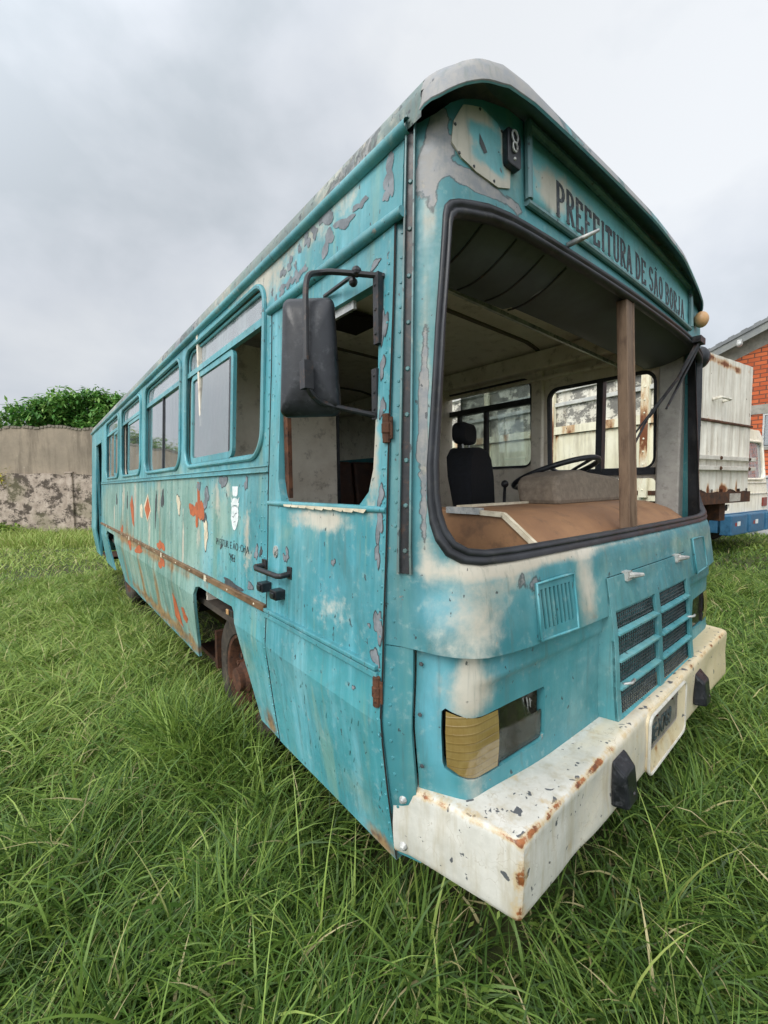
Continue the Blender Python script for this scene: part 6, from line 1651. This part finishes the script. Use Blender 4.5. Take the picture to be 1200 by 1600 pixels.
mb = MB(); mb.box((.3, .3, .4), (2.4, 5.8, .62)); mb.build('minibus_floor', M['void'], MBU)

# ---------- unfinished brick building on the right
BX = 17.2
BL = thing('brick_building', 'unplastered orange hollow-brick house with concrete beam and grey sheet roof', 'building', (BX, 0, 0))
def brick_mat():
    m = MT('orange_hollow_brick', .85, 0, .2)
    t_ = m.n('ShaderNodeTexBrick'); t_.inputs['Scale'].default_value = 1.0; t_.inputs['Brick Width'].default_value = .32; t_.inputs['Row Height'].default_value = .135; t_.inputs['Mortar Size'].default_value = .016; t_.inputs['Mortar Smooth'].default_value = .2
    t_.inputs['Color1'].default_value = lin('a54f30'); t_.inputs['Color2'].default_value = lin('bb643e'); t_.inputs['Mortar'].default_value = lin('5d4136')
    tc_ = m.n('ShaderNodeTexCoord'); sp = m.n('ShaderNodeSeparateXYZ'); cb = m.n('ShaderNodeCombineXYZ'); m.l(tc_.outputs['Object'], sp.inputs[0])
    m.l(m.math('ADD', sp.outputs[1], sp.outputs[0]), cb.inputs[0]); m.l(sp.outputs[2], cb.inputs[1]); m.l(cb.outputs[0], t_.inputs['Vector'])
    nz = m.noise(2, 6, .7); c = m.mix(m.math('MULTIPLY', m.step(nz, .45, .7), .45), t_.outputs[0], lin('8d4a30')); m.col(c)
    m.bump(t_.outputs['Fac'], -.5, .02); return m.m
BM = brick_mat(); CO = simple('rough_concrete', '7d7a72', '98948a', 4, .9, bump=.3, dirt='56534c'); RF = simple('grey_fibre_roof', '5f6264', '787a7a', 3, .85, bump=.2, dirt='44464a')
YA, YB = 3.6, -8.0
mid = -2.2
def rz(y): return 5.75 + (.42 * (3.6 - y) if y > mid else .42 * (3.6 - mid) - .42 * (mid - y))
mb = MB()
panel(mb, [(YB, 0), (YA, 0), (YA, 5.30)] + [(mid, rz(mid) - .45), (YB, max(4.5, rz(YB) - .45))], [[(-1.6, 2.35), (1.42, 2.35), (1.42, 3.90), (-1.6, 3.90)][:0] or [(.25, 2.75), (1.46, 2.75), (1.46, 3.80), (.25, 3.80)]], lambda u, v, d: (d, u, v), .2, .6)
mb.grid(lambda u, v: (8 * u, YA, 5.3 * v), 4, 2); mb.grid(lambda u, v: (8 * u, YB, 4.5 * v), 4, 2); mb.grid(lambda u, v: (8, YB + (YA - YB) * u, 4.8 * v), 4, 2)
mb.build('brick_wall', BM, BL)
mb = MB(); mb.box((-.03, YB, 3.83), (.0, YA + .03, 4.13)); mb.box((-.03, 3.3, 0), (-.004, 3.6, 3.82)); mb.build('concrete_beam', CO, BL)
mb = MB()
mb.grid(lambda u, v: (-.012, YA + (mid - YA) * u, rz(YA + (mid - YA) * u) - .62 + .50 * v), 8, 2)
mb.build('gable_render', CO, BL)
mb = MB()
for (ya, yb) in ((YA + .5, mid), (mid, YB - .4)):
    n = 40
    for k in range(n):
        y0 = ya + (yb - ya) * k / n; y1 = ya + (yb - ya) * (k + 1) / n
        q = [(-.55, y0, rz(y0)), (8.4, y0, rz(y0)), (8.4, y1, rz(y1)), (-.55, y1, rz(y1))]
        i0 = [mb.add((a, b, c + .05 + .025 * (k % 2))) for a, b, c in q]; i1 = [mb.add((a, b, c - .06)) for a, b, c in q]
        mb.face(i0); mb.face(i1[::-1])
        for j in range(4): mb.face([i0[j], i1[j], i1[(j + 1) % 4], i0[(j + 1) % 4]])
ROOF = mb.build('sheet_roof', RF, BL)
mb = MB(); mb.grid(lambda u, v: (-.50, YA + .45 + (mid - YA - .45) * u, rz(YA + .45 + (mid - YA - .45) * u) - .30 + .24 * v), 8, 1); mb.build('barge_board', simple('grey_barge_board', '6c6f70', '83857f', 3, .8), ROOF)
mb = MB(); yl = 2.05; mb.box((-.66, yl - .06, rz(yl) - .36), (-.50, yl + .06, rz(yl) - .22)); mb.sphere((-.66, yl, rz(yl) - .36), .09, 10, 8); mb.build('security_lamp', M['alu'], BL)
wf = MB(); wf.tube([(.02, u, v) for u, v in [(.25, 2.75), (1.46, 2.75), (1.46, 3.80), (.25, 3.80)]], .05, 4, closed=True, cap=False); wf.box((.0, .83, 2.75), (.05, .88, 3.80)); wfo = wf.build('window', M['alu'], BL)
mb = MB(); mb.box((.06, .27, 2.77), (.07, 1.44, 3.79)); mb.build('pane', M['glass'], wfo)
mb = MB(); mb.box((-.08, .15, 2.66), (.10, 1.55, 2.75)); mb.build('sill', CO, wfo)
mb = MB(); mb.box((-1.2, -1.5, 0), (-.004, 2.9, 1.75)); mb.box((-1.25, -1.55, 1.75), (-.004, 2.95, 1.82)); mb.build('plastered_annex', simple('pale_plaster', 'a4a6a8', 'bfc0c0', 3, .8, dirt='7b7d7f'), BL)

# ---------- repeats inside a part become parts of their own
def split_loose(o):
    me = o.data; n = len(me.vertices); par = list(range(n))
    def find(a):
        while par[a] != a: par[a] = par[par[a]]; a = par[a]
        return a
    for e in me.edges:
        a, b = find(e.vertices[0]), find(e.vertices[1])
        if a != b: par[a] = b
    groups = {}
    for p in me.polygons: groups.setdefault(find(p.vertices[0]), []).append(p)
    if len(groups) < 2: return
    keys = list(groups); base = o.name.split('.')[0]
    for k in keys:
        vi = sorted({v for p in groups[k] for v in p.vertices}); mp_ = {v: i for i, v in enumerate(vi)}
        m2 = bpy.data.meshes.new(base); m2.from_pydata([me.vertices[v].co for v in vi], [], [[mp_[v] for v in p.vertices] for p in groups[k]])
        for m_ in me.materials: m2.materials.append(m_)
        m2.polygons.foreach_set('use_smooth', [p.use_smooth for p in groups[k]]); m2.polygons.foreach_set('material_index', [p.material_index for p in groups[k]])
        if k == keys[0]: o.data = m2; continue
        c = o.copy(); c.data = m2; c.name = base; COL.objects.link(c)
for o in list(bpy.data.objects):
    if o.type == 'MESH' and not o.children and o.name.split('.')[0] in ('side_letter', 'door_rubber_none', 'wheel_arch_liner', 'blind_roller', 'rail_joint', 'hand_hole', 'bumper_bolt', 'plate_bolt', 'pad_bolt', 'reflector_plate', 'side_rail', 'headrest_post', 'door_trim_strip', 'patch_bolt', 'rail_bolt'):
        split_loose(o)
